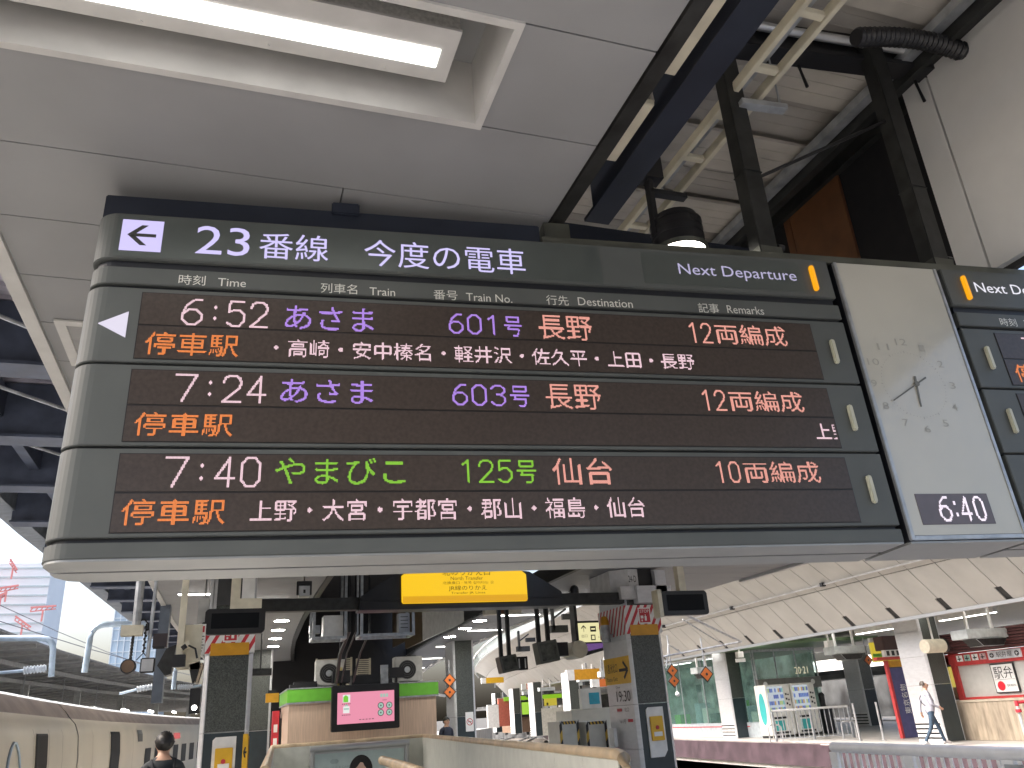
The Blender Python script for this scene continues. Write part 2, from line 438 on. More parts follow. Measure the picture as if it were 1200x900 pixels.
# ================================================================== DEPARTURE BOARDS
a_ = R(-5.85)
SY = Vector((-math.sin(a_), math.cos(a_), 0))
BLOC = SY*3.2+Vector((0, 0, 3.0)); BROT = (R(-2.405), 0, a_)
BM = Matrix.LocRotScale(BLOC, Euler(BROT), (1, 1, 1))
def H(h): return h-3.0
head_glow = glow('header_glow', (214, 205, 255), 1.0)
head_faint = glow('header_glow_faint', (196, 190, 225), .82)
L_W = glow('led_pink_white', (255, 218, 228), 1.15); L_O = glow('led_orange', (255, 142, 66), 1.1)
L_V = glow('led_violet', (196, 150, 255), 1.05); L_G = glow('led_green', (150, 222, 58), 1.0); L_P = glow('led_rose', (255, 176, 160), 1.1)
cap_w = mat('caption_paint', (.74, .75, .70), .5, var=.02)
def band(b, x0, x1, h0, h1, yd=.175, rnd='', r=.10, y0=0.0):
    p = []
    if 'L' in rnd:
        p += [(x0, yd), (x0, y0+r)]+[(x0+r-r*math.cos(t*math.pi/16), y0+r-r*math.sin(t*math.pi/16)) for t in range(1, 8)]+[(x0+r, y0)]
    else: p += [(x0, yd), (x0, y0)]
    p += [(x1, y0), (x1, yd)]
    b.prism([(x, yy, H(h0)) for x, yy in p], (0, 0, h1-h0)); return b
ROWS = [(3.010, 3.358), (2.650, 2.998), (2.290, 2.638)]
def board(x0, x1, rnd, label, latch_x, lamp_x, sx0, sx1):
    t = thing('departure_board', label, 'departure board', BLOC, BROT, 'departure boards')
    c = MB().m(board_dark); band(c, x0+.016, x1-.012, 2.216, 3.732, .17, rnd, .09, .022); c.build('core', t, True)
    h = MB().m(board_m); band(h, x0, x1, 3.502, 3.735, .172, rnd); hd = h.build('header_band', t, True, bevel=.004)
    s = MB().m(board_m); band(s, x0+.004, x1, 3.377, 3.460, .172, rnd); cs = s.build('caption_strip', t, True, bevel=.003)
    tr = MB().m(board_m); band(tr, x0, x1, 2.2125, 2.272, .172, rnd); tr.build('bottom_trim', t, True, bevel=.003)
    u = MB().m(mat('underside_alu', (.30, .31, .31), .42, .3, var=.06)); band(u, x0+.006, x1-.002, 2.204, 2.212, .172, rnd, .095, .004)
    u.build('underside_plate', t, True)
    rs = MB().m(board_m)
    p = [(x0, .197), (x1, .197), (x1, .36), (x0+.1, .36), (x0+.03, .33), (x0, .26)] if rnd else [(x0, .197), (x1, .197), (x1, .36), (x0, .36)]
    gp = MB().m(board_dark).box(x0+.012, x1-.01, .171, .1965, H(2.222), H(3.72)); gp.build('joint_filler', t, True)
    rs.prism([(a, b, H(2.2125)) for a, b in p], (0, 0, 1.52)); rs.m(mat('underside_alu', (.30, .31, .31), .42, .3, var=.06)).prism([(a, b, H(2.204)) for a, b in p], (0, 0, .008))
    rs.build('rear_shell', t, True)
    lamp = MB().m(glow('amber_lamp', (255, 172, 12), 1.0)); lamp.bbox(lamp_x-.013, lamp_x+.013, -.024, 0, H(3.535), H(3.688), .008)
    lamp.build('amber_lamp', hd, True, bevel=.006)
    rows = []
    for i, (a, b) in enumerate(ROWS):
        r_ = MB().m(board_m); band(r_, x0, x1, a, b, .172, rnd); ro = r_.build('row_panel', t, True, bevel=.003)
        sc = MB().m(screen_gap).box(sx0-.004, sx1+.004, -.0015, .02, H(a+.014), H(a+.328))
        sc.m(screen_m); mid = a+.170
        sc.box(sx0, sx1, -.004, .01, H(a+.018), H(mid-.004)); sc.box(sx0, sx1, -.004, .01, H(mid+.004), H(a+.324))
        sc.build('led_screen', ro, True)
        lt = MB().m(mat('latch_ivory', (.55, .55, .44), .4)); lt.bbox(latch_x-.013, latch_x+.013, -.022, 0, H(a+.10), H(a+.237), .008)
        lt.build('latch', ro, True, bevel=.005)
        rows.append(ro)
    return t, hd, cs, rows
def letters(name, parent, items, m, y=-.0025):
    for (s, u0, v0, u1, v1) in items:
        b = MB().m(m); b.text(s, (0, y, 0), X, Z, u0, H(v0), u1, H(v1)); b.build(name, parent, True)

bd, hd, cs, rows = board(-1.0, 2.587, 'L', 'long grey departure board for track 23 with three lit rows, left of the clock', 2.48, 2.474, -.763, 2.383)
# thin outlines of the lit header windows
hl = MB().m(mat('header_window', (.10, .115, .11), .3, .2, var=.05))
hl.box(-.905, 1.30, -.0015, .002, H(3.513), H(3.722)); hl.box(1.52, 2.415, -.0015, .002, H(3.528), H(3.712))
hl.build('header_window', hd, True)
ar = MB().m(head_glow).box(-.884, -.717, -.004, 0, H(3.541), H(3.700)); ar.build('arrow_plate', hd, True)
aw = MB().m(mat('arrow_ink', (.05, .052, .05), .5, var=0)); cz = H(3.6205)
def pl(b, pts, y=-.0065): b.face([(x, y, z) for x, z in pts])
ax0, ax1 = -.855, -.742
pl(aw, [(ax0+.012, cz-.0085), (ax1, cz-.0085), (ax1, cz+.0085), (ax0+.012, cz+.0085)])
for sg in (1, -1):
    pl(aw, [(ax0-.003, cz), (ax0+.024, cz), (ax0+.079, cz+sg*.052), (ax0+.052, cz+sg*.052)], -.0067-.0002*sg)
aw.build('arrow', hd, True)
letters('platform_lettering', hd, [('23', -.578, 3.545, -.352, 3.694), ('番線', -.311, 3.541, -.009, 3.681), ('今度の電車', .151, 3.534, .914, 3.680)], head_glow)
letters('english_lettering', hd, [('Next Departure', 1.714, 3.574, 2.379, 3.657)], head_faint)
CAP = [('時刻', -.630, 3.384, -.522, 3.434), ('Time', -.471, 3.386, -.355, 3.426), ('列車名', -.038, 3.378, .121, 3.429), ('Train', .176, 3.378, .290, 3.419), ('番号', .465, 3.373, .576, 3.425),
       ('Train No.', .616, 3.374, .835, 3.416), ('行先', 1.001, 3.374, 1.111, 3.428), ('Destination', 1.158, 3.380, 1.436, 3.424), ('記事', 1.782, 3.373, 1.893, 3.428), ('Remarks', 1.938, 3.378, 2.141, 3.423)]
letters('caption_lettering', cs, CAP, cap_w)
tri = MB().m(glow('triangle_white', (226, 220, 238), 1.0)).prism([(-.917, -.004, H(3.180)), (-.808, -.004, H(3.240)), (-.808, -.004, H(3.119))], (0, .006, 0))
tri.build('departing_arrow', rows[0], True)
YL = -.0065
def cells(b, parts, x0, x1, z0, z1, **k):
    for s, u0, u1, v0, v1 in parts:
        (leddig(b, s, x0+(x1-x0)*u0, x0+(x1-x0)*u1, H(z0+(z1-z0)*v0), H(z0+(z1-z0)*v1), YL, wd=1.05) if s[0].isdigit() else led(b, s, x0+(x1-x0)*u0, x0+(x1-x0)*u1, H(z0+(z1-z0)*v0), H(z0+(z1-z0)*v1), YL, **k))
def tm(h, mm): return [(h, 0, .245, 0, 1), (':', .365, .40, .22, .78), (mm, .515, 1, 0, 1)]
def ledpart(row, name, m, fn):
    b = MB().m(m); fn(b); return b.build(name, row, True)
data = [
 dict(t=('6', '52'), tb=(-.603, -.253, 3.185, 3.314), n='あさま', nb=(-.183, .195, 3.187, 3.304), nm=L_V, no='601', nob=(.528, .765, 3.196, 3.301), g=(.785, .868, 3.193, 3.299), d='長野', dbx=(.949, 1.209, 3.187, 3.315),
      c='12両編成', cb=(1.687, 2.230, 3.199, 3.312), s='・高崎・安中榛名・軽井沢・佐久平・上田・長野', sb=(-.223, 1.703, 3.052, 3.137), w=(-.728, -.365, 3.043, 3.148)),
 dict(t=('7', '24'), tb=(-.598, -.242, 2.835, 2.960), n='あさま', nb=(-.186, .191, 2.842, 2.949), nm=L_V, no='603', nob=(.530, .768, 2.844, 2.947), g=(.787, .875, 2.842, 2.945), d='長野', dbx=(.950, 1.209, 2.836, 2.958),
      c='12両編成', cb=(1.689, 2.234, 2.843, 2.950), s='上野', sb=(2.262, 2.440, 2.703, 2.787), w=(-.728, -.363, 2.689, 2.788)),
 dict(t=('7', '40'), tb=(-.600, -.244, 2.478, 2.604), n='やまびこ', nb=(-.190, .322, 2.488, 2.601), nm=L_G, no='125', nob=(.545, .772, 2.494, 2.597), g=(.790, .876, 2.492, 2.595), d='仙台', dbx=(.948, 1.218, 2.486, 2.606),
      c='10両編成', cb=(1.690, 2.232, 2.492, 2.594), s='上野・大宮・宇都宮・郡山・福島・仙台', sb=(-.275, 1.344, 2.340, 2.429), w=(-.732, -.366, 2.333, 2.433))]
for ro, d in zip(rows, data):
    ledpart(ro, 'time_digits', L_W, lambda b: cells(b, tm(*d['t']), *d['tb'], thr=.5))
    def nm(b):
        led(b, d['n'], d['nb'][0], d['nb'][1], H(d['nb'][2]), H(d['nb'][3]), YL, thr=.48)
        leddig(b, d['no'], d['nob'][0], d['nob'][1], H(d['nob'][2]), H(d['nob'][3]), YL, wd=.98)
        led(b, '号', d['g'][0], d['g'][1], H(d['g'][2]), H(d['g'][3]), YL, thr=.42)
    ledpart(ro, 'train_name', d['nm'], nm)
    ledpart(ro, 'destination', L_P, lambda b: led(b, d['d'], d['dbx'][0], d['dbx'][1], H(d['dbx'][2]), H(d['dbx'][3]), YL, thr=.44))
    ledpart(ro, 'car_count', L_P, lambda b: (leddig(b, d['c'][:2], d['cb'][0]+.012, d['cb'][0]+.138, H(d['cb'][2]), H(d['cb'][3]), YL, wd=.98), led(b, d['c'][2:], d['cb'][0]+.158, d['cb'][1], H(d['cb'][2]), H(d['cb'][3]), YL, thr=.44)))
    ledpart(ro, 'stops_heading', L_O, lambda b: led(b, '停車駅', d['w'][0], d['w'][1], H(d['w'][2]), H(d['w'][3]), YL, thr=.40))
    ledpart(ro, 'stop_list', L_W, lambda b: led(b, d['s'], d['sb'][0], d['sb'][1], H(d['sb'][2]), H(d['sb'][3]), YL, thr=.46, xlim=2.374))

b2, hd2, cs2, rows2 = board(3.302, 6.9, '', 'second grey LED departure board cut off by the photo edge, right of the clock panel', 3.41, 3.421, 3.505, 6.65)
letters('english_lettering', hd2, [('Next Departure', 3.490, 3.574, 4.155, 3.657)], glow('header_white', (238, 236, 246), 1.0))
letters('caption_lettering', cs2, [('時刻', 3.572, 3.384, 3.68, 3.434), ('Time', 3.73, 3.386, 3.846, 3.426)], cap_w)
for ro, i in zip(rows2, range(3)):
    z = ROWS[i][0]
    if i < 2:
        ledpart(ro, 'stops_heading', L_O, lambda b: led(b, '停車駅', 3.545, 3.905, H(z+.033), H(z+.137), YL, thr=.33))
        ledpart(ro, 'time_digits', L_W, lambda b: cells(b, tm('7', '16' if i == 0 else '52'), 3.665, 4.02, z+.176, z+.304, thr=.36))

# ---- clock panel between the boards
ck = thing('station_clock', 'pale clock panel with grey hands and a lit 6:40 readout between the two boards', 'clock', BLOC, BROT)
b = MB().m(board_dark).box(2.622, 3.272, .012, .36, H(2.214), H(3.73)); b.m(mat('underside_alu', (.30, .31, .31), .42, .3, var=.06)).box(2.624, 3.27, .004, .358, H(2.204), H(2.213)); b.build('case', ck, True)
b = MB().m(galv_m)
b.box(2.624, 2.644, -.006, .02, H(2.218), H(3.728)); b.box(3.25, 3.27, -.006, .02, H(2.218), H(3.728)); b.box(2.644, 3.25, -.006, .02, H(2.218), H(2.238)); b.build('frame', ck, True, bevel=.003)
fm = mat('clock_face', (.52, .51, .45), .14, var=.05, scale=1.2, coat=.2)
b = MB().m(fm).box(2.645, 3.249, -.001, .01, H(2.24), H(3.726)); fc = b.build('face', ck, True)
nb = MB().m(mat('clock_mark', (.36, .355, .315), .5, var=0))
ccx, ccz, rr = 2.895, 3.012, .243
for n_ in range(1, 13):
    t = math.pi/2-n_*math.pi/6; s = str(n_); cx = ccx+rr*.95*math.cos(t); czz = ccz+rr*math.sin(t); wd = .017*len(s)
    nb.text(s, (0, -.003, 0), X, Z, cx-wd, H(czz-.019), cx+wd, H(czz+.019))
for n_ in range(60):
    t = n_*math.pi/30; q = .178; l_ = .012 if n_ % 5 == 0 else .004
    d_ = Vector((math.cos(t), 0, math.sin(t))); e_ = Vector((-math.sin(t), 0, math.cos(t)))
    c0 = Vector((ccx, -.003, H(ccz)))
    nb.face([c0+d_*q-e_*.0022, c0+d_*(q+l_)-e_*.0022, c0+d_*(q+l_)+e_*.0022, c0+d_*q+e_*.0022])
nb.build('numerals', fc, True)
hb = MB().m(mat('clock_hand', (.15, .15, .13), .4, var=.05))
def hand(ang, l0, l1, wd, y):
    t = R(ang); d_ = Vector((math.sin(t), 0, math.cos(t))); e_ = Vector((d_.z, 0, -d_.x)); c0 = Vector((ccx+.012, y, H(ccz)))
    hb.prism([c0-d_*l0-e_*wd*.7, c0-d_*l0+e_*wd*.7, c0+d_*l1+e_*wd*.45, c0+d_*l1-e_*wd*.45], (0, .002, 0))
hand(240, .075, .19, .0065, -.012); hand(186, .045, .125, .009, -.008)
hb.cyl((ccx+.012, -.014, H(ccz)), (ccx+.012, -.002, H(ccz)), .014); hb.build('hands', fc, True)
dw = MB().m(mat('readout_window', (.12, .095, .10), .2, var=.1)).box(2.709, 3.112, -.0035, 0, H(2.288), H(2.437)); dwo = dw.build('readout_window', ck, True)
db2 = MB().m(glow('readout_led', (252, 240, 255), 1.35))
for s, u0, u1, v0, v1 in (('6', 2.815, 2.885, 2.301, 2.424), (':', 2.905, 2.917, 2.325, 2.40), ('40', 2.935, 3.074, 2.301, 2.424)):
    (leddig(db2, s, u0, u1, H(v0), H(v1), -.006, pitch=.0062, wd=.75, gap=.3) if s[0].isdigit() else led(db2, s, u0, u1, H(v0), H(v1), -.006, pitch=.0062, thr=.4))
db2.build('digits', dwo, True)

# ---- hanging frame over the boards
hf = thing('hanger_frame', 'dark steel frame and two bolted posts holding the departure boards up', 'frame', BLOC, BROT)
b = MB().m(navy_m).box(-.985, 1.02, .05, .32, H(3.742), H(3.868)); b.box(.0, .13, .03, .1, H(3.84), H(3.905)); b.build('navy_beam', hf, True, bevel=.006)
b = MB().m(olive_m).box(1.022, 7.0, .03, .32, H(3.742), H(3.792)); b.box(1.06, 1.20, .10, .2, H(3.792), H(3.93)); b.box(2.2, 3.7, .09, .3, H(3.792), H(3.83)); b.build('head_beam', hf, True, bevel=.004)
def lw(x, y, h): return BM @ Vector((x, y, H(h)))
posts = []
for px_ in (2.365, 3.485):
    p0 = lw(px_, .20, 3.80); b = MB().m(dark_steel)
    b.box(p0.x-.06, p0.x+.06, p0.y-.05, p0.y+.05, p0.z, 5.6); b.box(p0.x-.066, p0.x+.066, p0.y-.056, p0.y+.056, p0.z+.62, p0.z+.63)
    b.m(olive_m).box(p0.x-.065, p0.x+.085, p0.y-.055, p0.y+.06, p0.z, p0.z+.12)
    po = b.build('post', hf, bevel=.006)
    b = MB().m(black_m)
    for dz in (.08, .14): b.cyl((p0.x+.085, p0.y-.01, p0.z+dz), (p0.x+.125, p0.y-.01, p0.z+dz), .024, 6)
    b.build('bolts', po); posts.append(p0)
b = MB().m(black_m).beam(lw(1.7, .2, 5.50), lw(6.5, .2, 5.50), .14, .04); b.beam(lw(1.7, .2, 5.60), lw(6.5, .2, 5.60), .03, .2); b.beam(lw(1.7, .2, 5.70), lw(6.5, .2, 5.70), .14, .04)
b.build('top_beam', hf)
b = MB().m(black_m).tube([posts[0]+Vector((.06, 0, .62)), posts[1]+Vector((-.06, 0, 1.15))], .011); b.build('brace_rod', hf)

# ---- things in the roof well
b = MB().m(cream_m); LX0, LX1, LZ = 2.69, 2.91, 5.0
for lx in (LX0, LX1-.035):
    b.box(lx, lx+.035, -2, 6.0, LZ, LZ+.06); b.box(lx+.004, lx+.03, -2, 6.0, LZ+.06, LZ+.075)
yy = -1.7
while yy < 6: b.box(LX0+.035, LX1-.035, yy, yy+.045, LZ+.012, LZ+.05); yy += .42
tag(b.build('cable_ladder', bevel=.003), 'cream cable ladder running under the ribbed roof above the boards', 'cable ladder')
b = MB().m(galv_m); b.box(LX0+.05, LX0+.12, -2, 6, LZ+.08, LZ+.12); tag(b.build('conduit'), 'grey steel conduit lying on top of the cream cable ladder', 'conduit')
for k, (ya, yb) in enumerate(((1.25, 1.62), (1.80, 2.22), (2.40, 2.80))):
    b = MB().m(cream_m).box(1.535, 1.625, ya, yb, 4.03, 4.06); b.m(deck_m).box(1.535, 1.55, ya, yb, 4.06, 4.16); b.box(1.61, 1.625, ya, yb, 4.06, 4.16)
    tag(b.build('filler_slab', bevel=.004), ['nearest tan filler slab between the ceiling edge and the navy beam', 'middle tan filler slab between the ceiling edge and the navy beam', 'farthest tan filler slab between the ceiling edge and the navy beam'][k], 'slab', 'tan filler slabs beside the navy roof beam')
b = MB().m(navy_m).box(1.71, 1.73, -3, 3.25, 4.0, 4.32); b.box(1.65, 1.79, -3, 3.25, 3.99, 4.01); b.box(1.65, 1.79, -3, 3.25, 4.31, 4.33)
tag(b.build('roof_beam'), 'navy steel roof beam running beside the white ceiling edge', 'beam')
b = MB().m(dark_steel).box(4.18, 4.3, -3, 8.4, 5.5, 5.56); b.box(4.14, 4.18, -3, 8.4, 5.42, 5.6); b.m(galv_m).box(4.05, 4.13, -3, 8.4, 5.5, 5.57)
tag(b.build('gutter_rail'), 'dark steel gutter rail along the top of the white well wall', 'rail')
b = MB().m(navy_m).box(1.6, 4.1, 4.05, 4.2, 4.1, 4.55); b.box(1.6, 4.1, 3.98, 4.27, 4.09, 4.1)
tag(b.build('cross_beam'), 'black cross beam behind the drum lamp in the roof well', 'beam')
b = MB().m(galv_m); p = onZ(867, 121, 4.9); q = onZ(920, 128, 4.9); b.beam(p, q, .06, .035); b.cyl(q+Vector((-.03, 0, 0)), q+Vector((-.03, 0, .5)), .006)
tag(b.build('strut_channel'), 'short galvanised strut hanging under the cable ladder', 'bracket')
for i, (pa, pb) in enumerate((((655, 0), (1, 1)), )): pass
lp = Vector((2.35, 3.46, 4.0))
dl = thing('drum_lamp', 'black drum shaped floodlight glowing just above the board frame', 'lamp', lp)
b = MB().m(black_m).tube([lp+Z*.03, lp+Z*.06, lp+Z*.2, lp+Z*.25, lp+Z*.255], [.155, .152, .15, .13, .05], 24)
for q in range(3): b.tube([lp+Z*(.1+q*.05), lp+Z*(.11+q*.05)], [.154, .154], 24)
b.build('housing', dl, smooth=True)
b = MB().m(olive_m).tube([lp+Z*.0, lp+Z*.03], [.16, .165], 24, cap=False); b.build('rim', dl)
b = MB().m(LAMPW).disc(lp+Z*.012, .148, n=24, za=(0, 1, 0)); b.build('lens', dl)
b = MB().m(black_m).beam(lp+Vector((-.14, 0, .12)), lp+Vector((-.14, 0, .62)), .03, .05); b.beam(lp+Vector((-.14, 0, .42)), lp+Vector((.1, 0, .42)), .05, .03); b.box(lp.x-.18, lp.x-.06, lp.y-.05, lp.y+.05, lp.z+.5, lp.z+.72); b.build('bracket', dl)
b = MB().m(black_m); pts = []
P0 = onY(1003, 44, 2.8); P1 = onY(1175, 80, 2.8)
for i in range(61):
    t = i/60; v = P0.lerp(P1, t)+Z*(.10*math.sin(math.pi*t)); pts.append(v)
b.tube(pts, [.062 if i % 2 else .05 for i in range(61)], 12)
tag(b.build('corrugated_hose', smooth=True), 'black corrugated hose sagging over the post top at upper right', 'hose')
b = MB().m(steel_m).tube([lw(1.75, .1, 5.66), lw(2.9, .1, 5.6), lw(6, .1, 5.5)], .03, 12); tag(b.build('steel_pipe', smooth=True), 'bright steel pipe lying across the tops of the posts', 'pipe')
for i, (u, lab) in enumerate(((3.95, 'black cable hanging down past the corrugated hose'), (3.05, 'thin black cable hanging between the two posts at the top'))):
    b = MB().m(black_m).tube([lw(u, .3, 6.0), lw(u+.03, .28, 5.75), lw(u-.04, .26, 5.5), lw(u-.02, .26, 5.3)], .011, 6); tag(b.build('cable', smooth=True), lab, 'cable')

# ---- ceiling light near the camera
cl = thing('ceiling_light', 'large recessed fluorescent ceiling light glowing above the board', 'ceiling light', (-.05, 2.34, CZ))
b = MB().m(trim_m)
t_ = .03
b.box(RX0-t_, RX1+t_*.7, RY0-.012, RY0+.022, CZ-.012, CZ+.32); b.box(RX0-t_, RX1+t_*.7, RY1-.022, RY1+.012, CZ-.012, CZ+.32)
b.box(RX1-.012, RX1+.021, RY0+.022, RY1-.022, CZ-.012, CZ+.32); b.box(RX0-t_, RX0+.004, RY0+.022, RY1-.022, CZ-.012, CZ+.32)
b.m(ceil_m).box(RX0-t_, RX1+.02, RY0-.01, RY1+.01, CZ+.32, CZ+.34); b.build('recess', cl)
b = MB().m(mat('luminaire_shell', (.46, .455, .43), .5, .3, var=.15, scale=60)); b.box(RX0+.03, .70, 2.235, 2.50, CZ+.10, CZ+.318); b.build('housing', cl, bevel=.003)
b = MB().m(trim_m).box(RX0+.03, .705, 2.23, 2.505, CZ+.088, CZ+.10)
for sx_ in (-.45, .0, .45): b.cyl((sx_, 2.485, CZ+.082), (sx_, 2.485, CZ+.09), .006)
fl = b.build('flange', cl)
b = MB().m(TUBE).box(RX0+.08, .645, 2.335, 2.43, CZ+.083, CZ+.0875); b.build('diffuser', cl)

# ================================================================== COLUMNS
def stripes(b, O, xa, za, W, Hh, n, off=0.0):      # slanted red bars clipped to a band W x Hh
    for k in range(-3, n+3):
        p = W/n*(k+off); wd = W/n*.42; sl = Hh*.55
        q = [(p, 0), (p+wd, 0), (p+wd+sl, Hh), (p+sl, Hh)]
        out = []
        for clipx, sgn in ((0, 1), (W, -1)):
            res = []
            for i in range(len(q)):
                a, c = q[i], q[(i+1) % len(q)]
                ia = sgn*(a[0]-clipx) >= 0; ic = sgn*(c[0]-clipx) >= 0
                if ia: res.append(a)
                if ia != ic:
                    t = (clipx-a[0])/(c[0]-a[0]); res.append((clipx, a[1]+t*(c[1]-a[1])))
            q = res
            if len(q) < 3: break
        if len(q) >= 3: b.face([O+xa*u+za*v for u, v in q])
side_m = mat('column_alu', (.62, .63, .65), .36, .2, var=.05, stretch=(1, 1, 3))
def column(x0, yf, label, ztop=CZ, wd=.70, dp=1.12, group='platform columns', full=False, stripe=False, note=None):
    t = thing('platform_column', label, 'column', (x0+wd/2, yf+dp/2, 0), group=group)
    cw = .065; x1 = x0+wd; y1 = yf+dp; c = .05
    b = MB().m(side_m)
    zs = [0, .9, 1.62, 2.72, ztop] if full else [0, 1.62, 2.45, 3.2, ztop]
    for za, zb in zip(zs[:-1], zs[1:]):
        ff = [(x0, yf+c), (x0+c, yf), (x0+cw, yf), (x0+cw, yf+.03), (x1-cw, yf+.03), (x1-cw, yf), (x1-c, yf), (x1, yf+c), (x1, y1-c), (x1-c, y1), (x0+c, y1), (x0, y1-c)]
        b.prism([(x, y, za+.003) for x, y in ff], (0, 0, zb-za-.006))
    b.build('shaft', t)
    g_ = MB().m(granite_m); g_.box(x0+cw+.003, x1-cw-.003, yf+.008, yf+.04, 1.63, ztop-.002); g_.build('granite_facing', t)
    d = MB().m(teal_dark).box(x0+cw+.003, x1-cw-.003, yf+.006, yf+.04, .02, 1.615); d.build('lower_panel', t)
    if stripe:
        s = MB().m(mat('stripe_white', (.72, .72, .72), .4)).box(x0-.004, x0+.02, yf+.08, y1-.05, .05, .62)
        s.m(black_m)
        for q in range(4): s.box(x0-.008, x0, yf+.08, y1-.05, .10+q*.13, .15+q*.13)
        s.build('stripe_plate', t)
    return t
def emergency(t, x, yf, z0=.78, z1=1.58):
    b = MB().m(white_m); w_ = .33
    b.prism([(x, yf-.02, z0), (x+w_*.78, yf-.02, z0), (x+w_, yf-.02, z0+.1), (x+w_, yf-.02, z1), (x+.04, yf-.02, z1), (x, yf-.02, z1-.04)], (0, .025, 0))
    p = b.build('emergency_panel', t)
    b = MB().m(yellow_m).box(x+.045, x+w_-.04, yf-.05, yf-.02, z0+.26, z1-.15); b.build('button_box', p, bevel=.006)
    b = MB().m(red_m).cyl((x+w_/2, yf-.065, z1-.33), (x+w_/2, yf-.05, z1-.33), .032, 16); b.build('red_button', p)
    b = MB().m(paint_w).box(x+.09, x+w_-.08, yf-.053, yf-.05, z0+.33, z0+.40); b.build('caption_plate', p)
def wrap(t, x0, x1, yf, dp, z0, z1, zo0, zo1):
    b = MB().m(white_m).box(x0-.012, x1+.012, yf-.012, yf+dp+.012, z0, z1)
    p = b.build('warning_band', t)
    b = MB().m(red_m); stripes(b, Vector((x0-.012, yf-.0145, z0)), X, Z, x1-x0+.024, z1-z0, 5); stripes(b, Vector((x0-.0145, yf+dp+.012, z0)), -Y, Z, dp+.024, z1-z0, 8)
    b.build('red_stripes', p)
    b = MB().m(amber_m).box(x0+.07, x1-.07, yf-.022, yf-.0122, zo0, zo1); b.build('amber_plate', t)
def stopsign(p, x, yf, z, w_=.22, h_=.26):
    b = MB().m(paint_w).box(x, x+w_, yf-.024, yf-.018, z, z+h_); b.m(red_m).box(x+.02, x+w_-.02, yf-.027, yf-.024, z+.02, z+h_-.02)
    b.m(paint_w).text('STOP', (0, yf-.0285, 0), X, Z, x+.035, z+h_-.09, x+w_-.035, z+h_-.035)
    b.box(x+.04, x+.095, yf-.0285, yf-.027, z+.09, z+.14); b.box(x+.12, x+.16, yf-.0285, yf-.027, z+.05, z+.13); b.box(x+.05, x+.075, yf-.0285, yf-.027, z+.04, z+.07); b.box(x+.13, x+.145, yf-.0287, yf-.0272, z+.13, z+.16)
    b.build('stop_sign', p)

cL = column(-.31, 13.6, 'granite faced column with red and white band behind the left hanging monitor', full=True)
wrap(cL, -.31, .39, 13.6, 1.12, 2.74, 3.10, 2.705, 2.885); emergency(cL, -.115, 13.6, .80, 1.56); stopsign(cL, -.07, 13.6, 2.9)
b = MB().m(mat('capital_dark', (.05, .052, .055), .5)).box(-.2, .25, 13.55, 14.6, 3.45, 3.9); b.m(side_m).box(.25, .36, 13.6, 14.5, 3.4, 3.9); b.m(side_m).box(-.31, -.2, 13.6, 14.5, 3.3, 3.9); b.build('capital', cL)
b = MB().m(amber_m).box(.392, .398, 13.62, 13.95, 1.05, 1.55); b.m(ink_m).beam((.401, 13.66, 1.3), (.401, 13.90, 1.3), .004, .03); b.beam((.401, 13.66, 1.3), (.401, 13.76, 1.40), .004, .03); b.beam((.401, 13.66, 1.3), (.401, 13.76, 1.20), .004, .03)
b.m(yellow_m).box(.31, .385, 13.585, 13.6, 1.08, 1.58); b.m(ink_m).beam((.33, 13.582, 1.33), (.37, 13.582, 1.33), .004, .03); b.beam((.33, 13.582, 1.33), (.35, 13.582, 1.40), .004, .02); b.beam((.33, 13.582, 1.33), (.35, 13.582, 1.26), .004, .02)
b.build('arrow_plate', cL)

cR = column(6.80, 13.6, 'granite faced column with exit arrow plate and 19:30 notice at centre right', full=True)
wrap(cR, 6.80, 7.50, 13.6, 1.12, 2.80, 3.30, 2.77, 2.955); emergency(cR, 6.99, 13.6, .76, 1.56); stopsign(cR, 7.06, 13.6, 2.97, .25, .28)
sx = 6.796
b = MB().m(yellow_m).box(6.790, 6.80, 13.64, 14.70, 1.98, 2.44); b.m(ink_m)
O = Vector((6.788, 14.70, 1.98)); xa = -Y
b.text('八重洲北口', O, xa, Z, .05, .20, .56, .36); b.text('Yaesu Exit', O, xa, Z, .06, .06, .54, .13)
b.beam(O+xa*.64+Z*.23, O+xa*.98+Z*.23, .004, .05); b.beam(O+xa*.82+Z*.37, O+xa*.985+Z*.23, .004, .05); b.beam(O+xa*.82+Z*.09, O+xa*.985+Z*.23, .0042, .05); b.build('exit_plate', cR)
b = MB().m(ink_m).text('19:30', O, xa, Z, .42, -.30, .98, -.12); b.text('Close', O, xa, Z, .42, -.07, .60, -.03); b.build('closing_time', cR)
b = MB().m(red_m)
for q, (u, v) in enumerate(((.38, -.46), (.78, -.64))): b.rect(O, xa, Z, u, u+.2, v, v+.05)
b.m(ink_m).text('北口', O, xa, Z, .68, -.47, .86, -.40); b.text('16-1号', O, xa, Z, .45, -.66, .70, -.59)
b.build('notice_stickers', cR)
b = MB().m(mat('duct_white', (.62, .62, .62), .4)).box(6.7, 7.2, 13.45, 13.59, 3.40, 3.62)
b.prism([(6.62, 13.7, 3.55), (6.9, 13.5, 3.55), (7.1, 13.5, 3.55), (7.1, 14.6, 3.55), (6.62, 14.6, 3.55)], (0, 0, .39)); b.m(black_m).box(7.1, 7.4, 13.52, 14.6, 3.5, 3.945); b.m(side_m).box(7.4, 7.62, 13.4, 13.7, 3.3, 3.9)
b.m(side_m).box(7.0, 7.7, 13.40, 13.58, 3.32, 3.62)
b.m(ink_m).text('24-D', (0, 13.495, 0), X, Z, 6.9, 3.70, 7.06, 3.82)
b.build('capital', cR)
bt = thing('beacon', 'amber topped warning beacon fixed to the striped column', 'beacon', (6.66, 14.2, 2.75))
